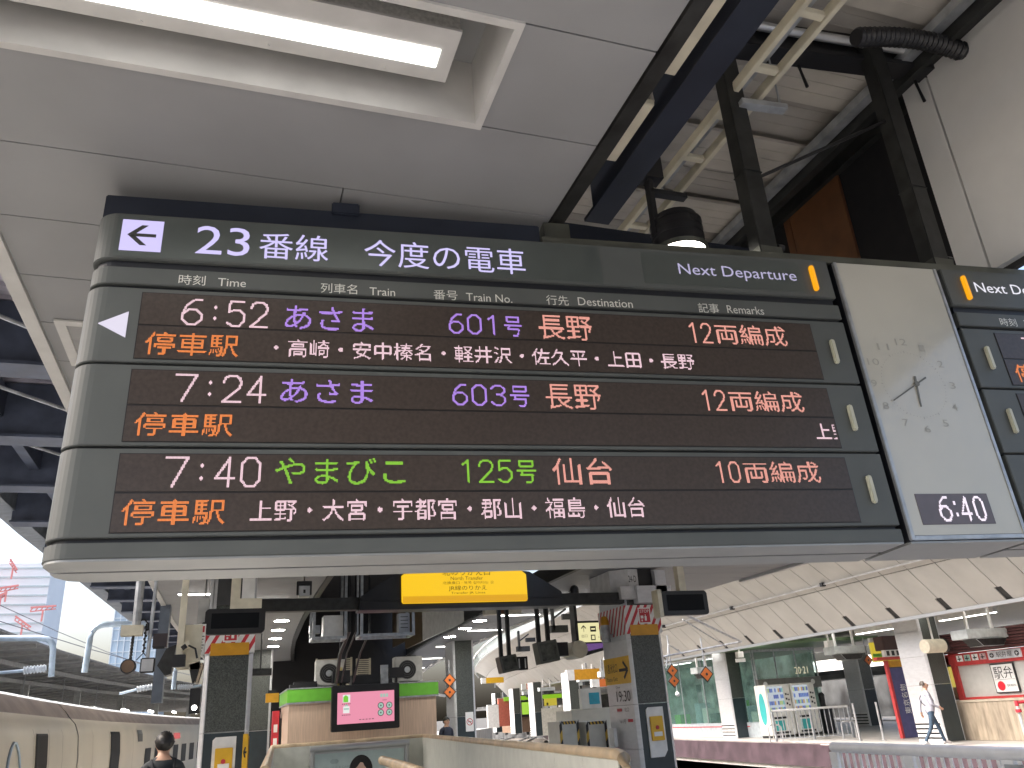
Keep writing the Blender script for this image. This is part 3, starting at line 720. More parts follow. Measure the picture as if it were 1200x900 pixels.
b = MB().m(galv_m).tube([(6.66, 14.2, 2.72), (6.66, 14.2, 3.02)], .085, 14); b.box(6.66, 6.79, 14.15, 14.25, 2.8, 2.86); b.build('base', bt, smooth=True)
b = MB().m(amber_m).tube([(6.66, 14.2, 3.02), (6.66, 14.2, 3.1), (6.66, 14.2, 3.17), (6.66, 14.2, 3.19)], [.08, .08, .06, .02], 14); b.build('amber_dome', bt, smooth=True)

cc = column(7.02, 26.8, 'granite column with a no smoking poster standing behind the right stairwell wall')
b = MB().m(paint_w).box(7.36, 7.62, 26.78, 26.805, 1.18, 1.75); b.m(red_m)
for q in range(24):
    t0, t1 = 2*math.pi*q/24, 2*math.pi*(q+1)/24
    b.face([(7.49+r_*math.cos(t), 26.778, 1.46+r_*math.sin(t)) for r_, t in ((.085, t0), (.105, t0), (.105, t1), (.085, t1))])
b.beam((7.42, 26.777, 1.53), (7.56, 26.777, 1.39), .002, .02); b.m(ink_m).box(7.43, 7.55, 26.7765, 26.7768, 1.45, 1.47); b.build('no_smoking_poster', cc)
for (px_, yf, lab) in ((.3, 27.4, 'slim column seen just right of the left granite column, first of the far row'), (.55, 34.0, 'second slim column of the far row right of the left granite column')):
    column(px_+cv(yf), yf, lab)
for (x0, yf, lab) in ((20.42, 20.65, 'silver and granite column behind the walking man on the opposite platform'), (21.35, 33.2, 'silver column between the glass waiting room panes on the opposite platform'),
                      (28.95, 33.6, 'silver and slate column left of the red stall post on the opposite platform')):
    column(x0, yf, lab, 3.62, .78, 1.12, group='columns on the opposite platform', stripe=True)
for i, (px_, D) in enumerate(((676, 47), (632, 60), (607, 72), (585, 84))):
    p = onY(px_, 846, D)
    column(p.x-.35, D, ['column right of the far white backpack walker on the opposite platform', 'far column beside the green lit kiosk screen', 'far column left of the green lit kiosk screen', 'farthest visible column near the black clad figure'][i], 3.7, .75, 1.1, group='columns on the opposite platform', stripe=True)

# ================================================================== TRANSFER SIGN GANTRY
gb = thing('cross_beam', 'dark beam spanning the two granite columns below the ceiling', 'beam', (3.5, 13.65, 3.4))
b = MB().m(dark_steel); z0, z1 = 3.335, 3.53

b.box(.34, 2.0, 13.55, 13.75, z0, z1); b.box(5.52, 6.8, 13.55, 13.75, z0, z1); b.box(2.0, 5.52, 13.56, 13.74, z0, z0+.12); b.build('beam', gb, bevel=.006)
sg = thing('transfer_sign', 'yellow lit transfer sign in a black arched housing between the columns', 'sign', (3.76, 13.5, 3.4))
b = MB().m(black_m)
arch = [(1.98, z0-.03), (2.0, 3.52), (2.30, 3.72), (2.62, 3.90), (2.9, 3.945), (4.6, 3.945), (4.95, 3.90), (5.25, 3.72), (5.53, 3.55), (5.54, z0-.03)]
b.prism([(x, 13.42, z) for x, z in arch], (0, .42, 0)); b.box(1.99, 5.53, 13.40, 13.43, z0+.10, z0+.12); b.build('housing', sg, bevel=.01)
b = MB().m(glow('transfer_yellow', (252, 202, 22), 1.0)); sx0, sx1 = 2.67, 4.86
b.prism([(sx0+.02, 13.36, 3.39), (sx1-.02, 13.36, 3.39), (sx1, 13.36, 3.42), (sx1, 13.36, 3.84), (sx1-.12, 13.36, 3.935), (sx0+.12, 13.36, 3.935), (sx0, 13.36, 3.84), (sx0, 13.36, 3.42)], (0, .055, 0)); f = b.build('face', sg)
b = MB().m(glow('transfer_amber', (228, 168, 12), .95)).box(sx0+.01, sx1-.01, 13.355, 13.36, 3.39, 3.50); b.build('lower_stripe', f)
b = MB().m(ink_m); O = Vector((0, 13.352, 0))
b.text('北のりかえ口', O, X, Z, 3.36, 3.83, 4.20, 3.955); b.text('North Transfer', O, X, Z, 3.50, 3.755, 4.07, 3.815); b.text('北换乘口 · 북쪽 갈아타는 곳', O, X, Z, 3.36, 3.685, 4.26, 3.735)
b.text('JR線のりかえ', O, X, Z, 3.46, 3.57, 4.13, 3.665); b.text('Transfer JR Lines', O, X, Z, 3.50, 3.515, 4.10, 3.56); b.build('lettering', f)
b = MB().m(black_m).tube([(5.85, 13.6, 3.53), (5.85, 13.6, 3.60)], .08, 12); b.ball((5.85, 13.6, 3.60), .08); tag(b.build('dome_camera', smooth=True), 'small black dome camera sitting on the cross beam by the right column', 'camera')

# ================================================================== HANGING MONITORS
def monitor(x0, x1, z0, z1, Yp, label, poles, lit, side=None):
    t = thing('hanging_monitor', label, 'monitor', ((x0+x1)/2, Yp, z0), group='blank hanging monitors')
    b = MB().m(black_m).bbox(x0, x1, Yp, Yp+.14, z0, z1, .035); b.build('body', t, bevel=.008)
    b = MB().m(dark_glass).box(x0+.08, x1-.08, Yp-.004, Yp, z0+.07, z1-.06); b.build('screen', t)
    b = MB().m(cream_m)
    for px_ in poles: b.box(px_-.06, px_+.06, Yp+.02, Yp+.14, z1-.01, CZ-.001)
    b.build('pole', t)
    return t
mL = monitor(-.30, .455, 2.80, 3.125, 11.5, 'blank black monitor hung in front of the left granite column', [.06], True)
b = MB().m(white_m).box(.14, .30, 11.52, 11.62, 3.13, CZ-.01); b.m(cream_m).box(.0, .40, 11.5, 11.66, 3.12, 3.25); b.build('mount', mL)
mR = monitor(6.43, 7.25, 2.87, 3.245, 11.5, 'blank black monitor hung against the cream canopy panels right of the column', [6.84], True)
b = MB().m(cream_m).box(6.36, 6.43, 11.5, 11.7, 2.85, 3.27); b.build('side_box', mR)

# ================================================================== STAIRWELL
sw = thing('stairwell_wall', 'pale panelled stairwell parapet with a wooden handrail in the foreground', 'parapet', (2.5, 14, 0))
PL = [(.42, 9.0), (1.14, 21.2), (4.75, 21.2), (3.0, 6.3)]
b = MB().m(parapet_m)
for (a, c) in zip(PL[:-1], PL[1:]):
    a = Vector((*a, 0)); c = Vector((*c, 0)); d = (c-a); n = max(1, round(d.length/1.0)); nrm = Vector((d.y, -d.x, 0)).normalized()
    for i in range(n):
        p = a+d*(i/n)+d.normalized()*.004; q = a+d*((i+1)/n)-d.normalized()*.004
        b.prism([p-nrm*.05+Z*-.0, q-nrm*.05, q+nrm*.05, p+nrm*.05], (0, 0, 1.21))
b.build('panels', sw)
b = MB().m(mat('panel_joint', (.16, .17, .15), .6))
for (a, c) in zip(PL[:-1], PL[1:]): b.beam((*a, .6), (*c, .6), .08, 1.19)
b.build('joints', sw)
b = MB().m(oak_m); b.tube([(*PL[0], 1.235)]+[(*p, 1.235) for p in PL[1:3]], .055, 12); b.tube([(*PL[2], 1.235), (3.06, 6.5, 1.235), (3.0, 6.3, 1.22), (2.96, 6.2, 1.15), (2.95, 6.18, .6)], .055, 12); b.build('handrail', sw, smooth=True)
b = MB().m(oak_m).tube([tuple(onZ(448, 891, 1.2)), tuple(onZ(478, 900, 1.2)), tuple(onZ(540, 925, 1.2))], .05, 12); b.ball(onZ(448, 891, 1.2), .05); b.m(steel_m).tube([tuple(onZ(455, 893, 0.0+1.2)-Z*1.2), tuple(onZ(455, 893, 1.2))], .03); tag(b.build('stair_handrail', smooth=True), 'rounded wooden centre handrail rising from the stairwell in front of the poster case', 'handrail')
pc = thing('poster_case', 'aluminium framed poster case with a woman portrait on the stairwell end wall', 'poster case', (3.1, 21.0, .2))
b = MB().m(alu_m); b.box(1.98, 4.32, 21.02, 21.1, -.8, 1.19); b.tube([(1.98, 20.98, 1.13), (4.32, 20.98, 1.13)], .07, 12); b.tube([(4.27, 20.98, -.8), (4.27, 20.98, 1.13)], .05, 10); b.tube([(2.03, 20.98, -.8), (2.03, 20.98, 1.13)], .05, 10)
b.build('frame', pc, smooth=True)
b = MB().m(mat('poster_paper', (.46, .56, .55), .4, var=.05)).box(2.1, 4.2, 21.0, 21.03, -.7, 1.02); po = b.build('poster', pc)
b = MB(); yq = 20.995; fx, fz = 3.17, .50
b.m(hair_m).face([(fx+.275*math.cos(t), yq, fz+.12+.32*math.sin(t)) for t in [math.pi*k/14 for k in range(15)]]+[(fx-.29, yq, -.5), (fx+.31, yq, -.5)])
b.m(mat('portrait_skin', (.62, .42, .33), .5, var=.05)).disc((fx-.015, yq-.002, fz+.02), .185, n=28, r2=.26)
b.m(hair_m).face([(fx-.21, yq-.004, fz+.08), (fx-.19, yq-.004, fz+.26), (fx+.02, yq-.004, fz+.32), (fx-.08, yq-.004, fz+.20)]); b.face([(fx+.02, yq-.0042, fz+.32), (fx+.18, yq-.0042, fz+.26), (fx+.20, yq-.0042, fz+.05), (fx+.08, yq-.0042, fz+.20)])
for s_ in (-1, 1):
    b.disc((fx-.015+s_*.072, yq-.004, fz+.04), .034, n=12, r2=.013); b.face([(fx-.015+s_*.03, yq-.004, fz+.09), (fx-.015+s_*.12, yq-.004, fz+.083), (fx-.015+s_*.112, yq-.004, fz+.098), (fx-.015+s_*.04, yq-.004, fz+.104)])
b.m(red_m).disc((fx-.015, yq-.004, fz-.13), .045, n=12, r2=.016)
b.m(mat('portrait_shade', (.52, .33, .26), .5)).face([(fx-.035, yq-.004, fz-.05), (fx+.0, yq-.004, fz-.05), (fx-.02, yq-.004, fz-.0)])
b.m(mat('emblem_grey', (.32, .40, .41), .5))
for q in range(2):
    b.disc((2.52+q*.06, yq-.003-q*.001, .84), .07, n=16, r2=.05)
b.text('COLOUR & CARE', (0, yq-.003, 0), X, Z, 2.30, .69, 2.92, .74)
b.build('portrait', po)

# ================================================================== KIOSK, SCREEN, PLANT ON ITS ROOF
KY = 22.6
def K(px, py): return onY(px, py, KY)
kl, kr = K(337, 860).x, K(512, 860).x; kt = K(420, 804).z; kb = K(420, 820).z
ks = thing('kiosk', 'wood clad kiosk with a bright green fascia behind the stairwell', 'kiosk', ((kl+kr)/2, KY+1, 0))
b = MB().m(wood_m).box(kl, kr, KY, KY+3, 0, kb); b.build('wood_wall', ks)
b = MB().m(green_m).box(kl-.05, kr+.06, KY-.06, KY+3.05, kb+.02, kt); b.build('green_fascia', ks, bevel=.01)
b = MB().m(galv_m).box(kl-.06, kr+.07, KY-.07, KY+3.06, kt, kt+.03); b.box(kl-.05, kr+.06, KY-.065, KY+3.05, kb-.02, kb+.02); b.build('trim', ks)
tvy = 21.9; p0 = onY(388, 861, tvy); p1 = onY(468, 799, tvy)
tv = thing('display_screen', 'wall mounted screen showing a pink advert on the wood kiosk', 'screen', ((p0.x+p1.x)/2, tvy, p0.z))
x0, x1, z0, z1 = p0.x, p1.x, p0.z+.05, p1.z-.02
b = MB().m(black_m).bbox(x0, x1, tvy, tvy+.2, z0, z1, .02); b.m(black_m).box(x0+.5, x1-.5, tvy+.2, KY, z0+.4, z1-.4); b.build('body', tv, bevel=.01)
ix0, ix1, iz0, iz1 = x0+.14, x1-.14, z0+.17, z1-.17
b = MB().m(glow('advert_pink', (240, 150, 176), .95)).box(ix0, ix1, tvy-.012, tvy, iz0, iz1); pn = b.build('picture', tv)
b = MB(); yq = tvy-.015; Wd, Hd = ix1-ix0, iz1-iz0
def U(u): return ix0+Wd*u
def V(v): return iz0+Hd*v
gw = glow('advert_white', (240, 240, 236), .95); gg = glow('advert_green', (120, 205, 60), .95); gk = glow('advert_ink', (70, 60, 66), .8); gt = glow('advert_teal', (170, 205, 190), .9)
def icon(fn, nm='advert_icon'):
    q_ = MB(); fn(q_); q_.build(nm, pn)
icon(lambda b: (b.m(gw).rect((0, yq, 0), X, Z, U(.09), U(.22), V(.68), V(.93)), b.m(gg).face([(U(.10), yq-.002, V(.69)), (U(.185), yq-.002, V(.69)), (U(.185), yq-.002, V(.86)), (U(.14), yq-.002, V(.92)), (U(.10), yq-.002, V(.86))])))
icon(lambda b: (b.m(gw).rect((0, yq, 0), X, Z, U(.10), U(.21), V(.34), V(.56)), b.m(gt).rect((0, yq-.002, 0), X, Z, U(.11), U(.20), V(.45), V(.50)), b.rect((0, yq, 0), X, Z, U(.13), U(.18), V(.56), V(.61))))
for q in range(3): icon(lambda b: b.m(gt).rect((0, yq, 0), X, Z, U(.75+q*.05), U(.79+q*.05), V(.79), V(.90)))
for u, v in ((.76, .52), (.91, .52), (.76, .29), (.91, .29)):
    icon(lambda b: (b.m(gk).disc((U(u), yq, V(v)), Wd*.056, n=18), b.m(gt).disc((U(u), yq-.002, V(v)), Wd*.044, n=18), b.m(gk).disc((U(u), yq-.004, V(v)), Wd*.014, n=10)), 'advert_button')
for u0, u1, v in ((.08, .24, .62), (.08, .24, .27), (.79, .87, .68), (.38, .66, .10)):
    icon(lambda b: [b.m(gk).rect((0, yq, 0), X, Z, U(u0+(u1-u0)*q/5), U(u0+(u1-u0)*(q+.6)/5), V(v), V(v+.025)) for q in range(5)], 'advert_caption')

def acunit(cx, Yp, zb, s, label):
    t = thing('air_conditioner', label, 'air conditioner', (cx, Yp, zb), group='condensers on the kiosk roof')
    b = MB().m(mat('ac_grey', (.46, .46, .44), .5)).box(cx-.5*s, cx+.62*s, Yp, Yp+.4, zb+.04, zb+1.0*s); b.box(cx-.4*s, cx-.3*s, Yp, Yp+.4, zb, zb+.04); b.box(cx+.4*s, cx+.5*s, Yp, Yp+.4, zb, zb+.04); b.build('casing', t, bevel=.015)
    b = MB().m(black_m).disc((cx, Yp-.004, zb+.5*s), .36*s, n=28); g2 = b.build('fan_grille', t)
    b = MB().m(galv_m).disc((cx, Yp-.012, zb+.5*s), .12*s, n=16)
    for rr_ in (.2, .27, .34):
        pts = [(cx+rr_*s*math.cos(q*math.pi/14), Yp-.012, zb+.5*s+rr_*s*math.sin(q*math.pi/14)) for q in range(29)]
        b.m(mat('grille_wire', (.10, .10, .10), .5)).tube(pts, .006, 4)
    b.build('fan_hub', g2)
p = K(387, 792); acunit(p.x, KY+.3, kt+.03, .68, 'condenser with a round fan on the kiosk roof left of the dark screen')
p = K(480, 789); acunit(p.x, KY+.3, kt+.03, .68, 'condenser with a round fan at the right end of the kiosk roof')
for i, (px_, py_, w_, h_, lab) in enumerate(((400, 793, .45, .3, 'small black speaker box before the left condenser on the kiosk roof'), (465, 788, .4, .26, 'small black box beside the right condenser on the kiosk roof'))):
    p = K(px_, py_); b = MB().m(black_m).box(p.x-w_/2, p.x+w_/2, KY-.02, KY+.22, p.z-h_/2, p.z+h_/2); b.box(p.x-.03, p.x+.03, KY+.05, KY+.15, kt+.03, p.z-h_/2); tag(b.build('speaker', bevel=.01), lab, 'speaker')
p0 = K(340, 803); p1 = K(372, 796); b = MB().m(black_m).box(p0.x, p1.x, KY, KY+.4, kt+.03, kt+.12); b.box(p0.x+.1, p1.x, KY+.1, KY+.4, kt+.12, kt+.18); tag(b.build('cable_tray'), 'low black tray lying on the kiosk roof left of the condenser', 'tray')
p0 = K(413, 800); p1 = K(452, 790); b = MB().m(black_m).box(p0.x, p1.x, KY+.1, KY+.6, kt+.03, kt+.28); b.m(galv_m).box(p0.x+.75, p0.x+.95, KY+.02, KY+.1, kt+.03, kt+.5); tag(b.build('equipment_box'), 'low dark equipment box on the kiosk roof behind the pink screen', 'box')
p0 = K(403, 799); b = MB().m(black_m).box(p0.x-.06, p0.x+.1, KY+.4, KY+.55, kt+.03, 6.0); b.m(mat('yellow_tag', (.55, .46, .2), .5)).box(p0.x-.14, p0.x-.02, KY+.2, KY+.3, kt+.03, kt+.5); tag(b.build('cable_riser'), 'black cable riser going up from the kiosk roof', 'riser')
for i, (pa, pb, lab) in enumerate(((((370, 772), (412, 805)), ((0, 0), (0, 0)), 'cream louvre panel behind the left condenser'), (((417, 772), (434, 803)), None, 'narrow cream louvre panel right of the cable riser'))):
    q0 = onY(*pa[0], 30); q1 = onY(*pa[1], 30)
    b = MB().m(cream_m); n = 14
    b.box(q0.x, q0.x+.06, 29.9, 30, q1.z, q0.z); b.box(q1.x-.06, q1.x, 29.9, 30, q1.z, q0.z)
    for k in range(n): z = q1.z+(q0.z-q1.z)*k/n; b.box(q0.x+.06, q1.x-.06, 29.88, 30.02, z, z+(q0.z-q1.z)/n*.55)
    tag(b.build('louvre'), lab, 'louvre')

# steel hanging racks in the roof well above the kiosk
def rack(x0, x1, z0, z1, Yp, label):
    t = thing('hanging_rack', label, 'rack', (x0, Yp, z0)); b = MB().m(galv_m)
    for xx in (x0, x1):
        for yy in (Yp, Yp+.7): b.box(xx-.03, xx+.03, yy-.03, yy+.03, z0, 5.9)
    for yy in (Yp, Yp+.7): b.box(x0-.03, x1+.03, yy-.034, yy+.034, z0, z0+.06)
    for xx in (x0, x1): b.box(xx-.034, xx+.034, Yp, Yp+.7, z0+.001, z0+.055)
    b.build('frame', t); return t
r1 = rack(1.45+.35, 2.5, 3.40, 3.95, 19, 'galvanised hanging rack carrying a white cabinet in the dark roof well')
b = MB().m(white_m).box(2.02, 2.46, 19.1, 19.5, 3.47, 3.93); b.build('cabinet', r1, bevel=.01)
b = MB().m(galv_m).box(1.72, 1.95, 19.1, 19.3, 3.55, 3.72); b.box(1.78, 1.84, 19.05, 19.1, 3.46, 3.95); b.build('switch_box', r1)
r2 = rack(2.86, 4.05, 3.43, 3.95, 19, 'galvanised hanging rack with a small grey box left of the gold panel')
b = MB().m(mat('box_grey', (.40, .42, .45), .5)).box(3.72, 3.98, 19.05, 19.3, 3.5, 3.93); b.m(ink_m)
for k in range(4): b.box(3.76, 3.94, 19.045, 19.05, 3.6+k*.08, 3.62+k*.08)
b.build('grey_box', r2, bevel=.006)
for i, (px_, lab) in enumerate(((408, 'black cable bundle hanging left of the grey box rack'), (416, 'thin black cable hanging right of the cable bundle'), (432, 'curved black cable dropping to the kiosk roof'))):
    p = onY(px_, 715, 19.5); b = MB().m(black_m).tube([(p.x, 19.5, 5.9), (p.x+.03, 19.5, 3.6), (p.x-.04, 20.5, 3.2), (p.x-.03*i, 21.5, 2.6)], [.045, .02, .025][i], 8); tag(b.build('cable', smooth=True), lab, 'cable')

# lights and added glow strips set in the ceilings
def downlight(p, label, r=.13):
    t = thing('downlight', label, 'downlight', p, group='round ceiling downlights')
    b = MB().m(trim_m).tube([(p[0], p[1], CZ-.012), (p[0], p[1], CZ-.001)], r+.02, 20); b.build('rim', t)
    b = MB().m(DOWN).disc((p[0], p[1], CZ-.014), r, za=(0, 1, 0)); b.build('lens', t)
nth = ['first and nearest', 'second', 'third', 'fourth and farthest']
for i, q in enumerate(((330, 727), (326, 738), (322.5, 748), (320, 757))):
    downlight(onZ(*q, CZ), nth[i]+' round downlight in the row left of the roof well', .16)
for i, q in enumerate(((562, 727), (545, 736), (527, 746))):
    downlight(onZ(*q, CZ), nth[i]+' round downlight in the row right of the roof well', .18)
for i, (u, y) in enumerate([(6.95, 16.6), (7.05, 20.0), (7.15, 23.5), (7.4, 28.5), (7.9, 34), (8.5, 40)]):
    b = MB().m(trim_m).box(u-.55, u+.55, y-.09, y+.09, CZ-.02, CZ-.002); b.m(STRIP).box(u-.52, u+.52, y-.05, y+.05, CZ-.035, CZ-.02)  # added glow strips stand in for light reflecting off the ceiling slats
    tag(b.build('glow_strip'), nth[min(i, 2)]+' added glow strip for a reflecting slat in the right ceiling' if i < 3 else 'added glow strip for a reflecting slat in the right ceiling, number %d counting away' % (i+1), 'strip light', 'strip lights across the ceiling')
for i, (u, y) in enumerate(((.75, 16.5), (-.55, 15.6))):
    b = MB().m(trim_m).box(u-.35, u+.35, y-.07, y+.07, CZ-.02, CZ-.002); b.m(STRIP).box(u-.33, u+.33, y-.045, y+.045, CZ-.035, CZ-.02)
    tag(b.build('glow_strip'), ['short strip light right of the left column top', 'short strip light left of the left column top'][i], 'strip light', 'strip lights across the ceiling')
p = onZ(357, 672, CZ); tc_ = thing('spotlight', 'small clamp spotlight hanging from the ceiling left of the yellow sign', 'spotlight', p)
b = MB().m(black_m).tube([p, p-Z*.12], .012); b.box(p.x-.1, p.x+.1, p.y-.04, p.y+.04, p.z-.2, p.z-.13); b.box(p.x-.12, p.x-.09, p.y-.03, p.y+.03, p.z-.35, p.z-.13); b.box(p.x+.09, p.x+.12, p.y-.03, p.y+.03, p.z-.35, p.z-.13); b.build('bracket', tc_)
b = MB().m(steel_m).box(p.x-.085, p.x+.085, p.y-.08, p.y+.1, p.z-.38, p.z-.21); b.m(black_m).box(p.x-.02, p.x+.02, p.y-.085, p.y-.08, p.z-.33, p.z-.27); b.build('head', tc_, bevel=.01)
p = onZ(588, 711, CZ); b = MB().m(cream_m).box(p.x-.45, p.x+.45, p.y-.1, p.y+.1, CZ-.18, CZ-.01); b.m(brown_m).disc((p.x, p.y-.102, CZ-.09), .09, n=14); tag(b.build('ceiling_speaker'), 'cream box speaker on the ceiling under the yellow sign', 'speaker')

# ================================================================== CANOPY OF THE OPPOSITE PLATFORM
pcn = thing('platform_canopy', 'curved cream panelled canopy with black slots over the opposite platform', 'canopy', (19, 20, 3.5))
PRF = [(19.15, 3.52), (18.0, 4.66), (16.75, 5.62), (15.5, 6.28)]
b = MB().m(panel_cream); sl = MB().m(blackmatte); bk = MB().m(ceil_gap)
def cw_(Y): return cv(Y)*.75
for i in range(-4, 88):
    y0 = 4.11+i*1.0; y1 = y0+1.0; o0, o1 = cw_(y0), cw_(y1)
    for j, (p, q) in enumerate(zip(PRF[:-1], PRF[1:])):
        def P(t, y, d=0.0):
            o = o0+(o1-o0)*(y-y0)
            nx, nz = (q[1]-p[1]), -(q[0]-p[0]); L = math.hypot(nx, nz)
            return Vector((p[0]+(q[0]-p[0])*t+o+d*nx/L, y, p[1]+(q[1]-p[1])*t+d*nz/L))
        g0, g1 = .009, .991
        nL = y0+.014; nR = y1-.014
        slotL = (j == 0 and i % 2 == 0); slotR = (j == 0 and i % 2 == 1)
        s_ = .10; tS = .29
        if slotL: pts = [P(g0, nL+s_), P(g0, nR), P(g1, nR), P(g1, nL), P(tS, nL), P(tS, nL+s_)]
        elif slotR: pts = [P(g0, nL), P(g0, nR-s_), P(tS, nR-s_), P(tS, nR), P(g1, nR), P(g1, nL)]
        else: pts = [P(g0, nL), P(g0, nR), P(g1, nR), P(g1, nL)]
        dd = P(0, y0, .03)-P(0, y0)
        b.prism(pts, dd)
        bk.face([P(0, y0, .045), P(0, y1, .045), P(1, y1, .045), P(1, y0, .045)])
b.build('panels', pcn); bk.build('backing', pcn)
b = MB().m(alu_m); gl = MB().m(glass('clerestory_glass', (.75, .82, .84), .55)); rf = MB().m(grey_roof); tp = MB().m(white_m); inn = MB().m(mat('inner_ceiling', (.52, .49, .40), .5, var=.08))
for y0, y1 in zip(YS[:-2], YS[1:-1]):
    if y0 < 0: continue
    a, c = cw_(y0), cw_(y1)
    def sw_(bb, pts): bb.prism([(x+a, y0, z) for x, z in pts], (c-a, y1-y0, 0))
    sw_(b, [(19.12, 3.44), (19.30, 3.44), (19.30, 3.53), (19.12, 3.53)])
    sw_(b, [(15.38, 6.27), (15.52, 6.27), (15.52, 6.40), (15.38, 6.40)])
    sw_(tp, [(15.1, 6.95), (15.3, 6.95), (15.3, 7.05), (15.1, 7.05)])
    sw_(gl, [(15.42, 6.40), (15.45, 6.40), (15.20, 6.95), (15.17, 6.95)])
    sw_(rf, [(15.3, 7.0), (15.3, 7.08), (26, 7.6), (26, 7.5)])
    sw_(inn, [(19.3, 3.9), (19.3, 3.95), (33, 3.95), (33, 3.9)])
    sw_(inn, [(19.27, 3.5), (19.31, 3.5), (19.31, 3.9), (19.27, 3.9)])
b.build('edge_trim', pcn); gl.build('clerestory', pcn); rf.build('roof_sheet', pcn); tp.build('top_rail', pcn); inn.build('inner_ceiling', pcn)
b = MB().m(steel_m); pts = [Vector((17.75+cw_(y), y, 4.78)) for y in (10, 15, 20, 25, 30, 40, 55)]; b.tube(pts, .025, 8); b.m(black_m)
for y in (16, 21.5, 27, 33): b.box(17.68+cw_(y), 17.82+cw_(y), y-.06, y+.06, 4.72, 4.84)
tag(b.build('wire_conduit', smooth=True), 'thin pale conduit running along the cream canopy panels', 'conduit')
for i in range(14):
    y0 = 13.5+i*3.2; o = cw_(y0); b = MB().m(white_m).box(20.4+o, 20.6+o, y0, y0+2.4, 3.72, 3.9); b.m(STRIP).box(20.44+o, 20.56+o, y0+.03, y0+2.37, 3.70, 3.72)
    tag(b.build('tube_light'), 'tube light along the inner edge of the opposite platform ceiling', 'tube light', 'tube lights in a row on the opposite platform')
for i in range(8):
    y0 = 12+i*4.5; o = cw_(y0); b = MB().m(white_m).box(24.0+o, 24.2+o, y0, y0+2.4, 3.72, 3.9); b.m(STRIP).box(24.04+o, 24.16+o, y0+.03, y0+2.37, 3.70, 3.72)
    tag(b.build('tube_light'), 'tube light deeper inside over the opposite platform', 'tube light', 'tube lights deeper over the opposite platform')

# the far hall behind the opposite platform
b = MB().m(mat('far_hall_dark', (.075, .078, .08), .7, var=.5, scale=.7))
b.box(40, 40.3, 5, 130, -2, 3.0)
for k in range(26): b.box(37.5, 37.9, 8+k*4.5, 8.5+k*4.5, -1, 4.6)
for k in range(5): b.box(33.5+k*1.2, 33.7+k*1.2, 8, 120, 2.3+.25*(k % 2), 2.55+.25*(k % 2))
struct(b.build('far_hall'))
b = MB().m(white_m).box(36, 36.1, 8, 90, 2.75, 3.5); b.m(mat('banner_blue', (.10, .12, .34), .5)).box(35.98, 36, 8, 90, 2.62, 2.80)
for k in range(20): b.m(mat('banner_grey', (.55, .56, .62), .5)).box(35.97, 35.99, 9+k*4, 11.2+k*4, 3.0, 3.3)
tag(b.build('banner_sign'), 'long white banner sign with a blue lower stripe beyond the opposite platform', 'banner')
struct(sheet('third_platform', 34.5, 40, -.9, YS[1:], floor_m, .85))

# ================================================================== GLASS WAITING ROOM, MACHINES
gm = glass('green_glass', (.16, .28, .26), .22); gfr = mat('room_frame', (.17, .17, .155), .4, .3)
wr_ = thing('waiting_room', 'green glass waiting room with a brown transom on the opposite platform', 'waiting room', (23, 36, 0))
gx0, gx1, gy0, gy1 = 22.0, 25.3, 32.0, 43.0
b = MB().m(gm).box(gx0, gx0+.02, gy0+.05, gy1, .62, 3.45); b.box(gx0+.05, gx1, gy0, gy0+.02, 2.32, 3.45); b.box(gx1-1.0, gx1, gy0, gy0+.02, 0, 1.85); b.build('glass_pane', wr_)
b = MB().m(mat('room_base', (.42, .48, .52), .4, var=.1)).box(gx0-.03, gx0+.06, gy0+.05, gy1, 0, .60); b.m(red_m).box(gx0-.034, gx0-.03, gy0+1, gy1-.5, .42, .46); b.build('base_wall', wr_)
b = MB().m(gfr).box(gx0, gx1, gy0-.10, gy0+.08, 1.86, 2.31); b.m(paint_w).disc((gx0+.35, gy0-.103, 2.1), .11, n=14); b.disc((gx1-.45, gy0-.103, 2.1), .11, n=14); b.box(gx0+1.75, gx0+2.05, gy0-.105, gy0-.1, 2.02, 2.07); b.build('transom', wr_)
b = MB().m(galv_m)
for k in range(6): y = gy0+.1+k*2.15; b.box(gx0-.02, gx0+.04, y, y+.06, .6, 3.45)
for k in range(4): x = gx0+k*1.08; b.box(x, x+.05, gy0-.02, gy0+.04, 2.31, 3.45)
b.box(gx0-.03, gx0+.05, gy0, gy1, 3.45, 3.55); b.box(gx0, gx1, gy0-.03, gy0+.05, 3.45, 3.55); b.build('mullion', wr_)
b = MB().m(mat('room_interior', (.55, .60, .58), .6, var=.5, scale=1.5)); b.box(gx1+.5, gx1+.6, gy0+1, gy1, 0, 3.4); b.box(gx0+.3, gx1, gy1-.3, gy1-.2, 0, 3.4)
for k in range(7): b.m([white_m, pipe_blue, green_m, dark_steel][k % 4]).box(gx0+1.2+.3*(k % 3), gx0+1.8+.3*(k % 3), gy0+2+k*1.2, gy0+2.6+k*1.2, 0, 1.0+.25*(k % 3))
b.build('interior', wr_)
b = MB().m(mat('green_soffit', (.10, .17, .08), .35, .2, var=.3, scale=2)); b.prism([(gx0-.9, 28.5, 3.56), (gx1+.6, 28.5, 3.56), (gx1+.6, 33.5, 3.56), (gx0-.9, 33.5, 3.56)], (0, 0, .12)); b.build('soffit', wr_)
b = MB().m(glow('platform_number', (236, 226, 190), .8)).text('20·21', (0, gy0-.03, 0), X, Z, gx1-1.25, 2.45, gx1-.55, 2.75); b.build('number_lettering', wr_)
bottle = [glow('drink_a', (92, 122, 190), .8), glow('drink_b', (170, 190, 120), .85), glow('drink_c', (200, 205, 214), .85), glow('drink_d', (190, 150, 90), .8), glow('drink_e', (70, 90, 170), .8), glow('drink_f', (110, 180, 170), .8)]
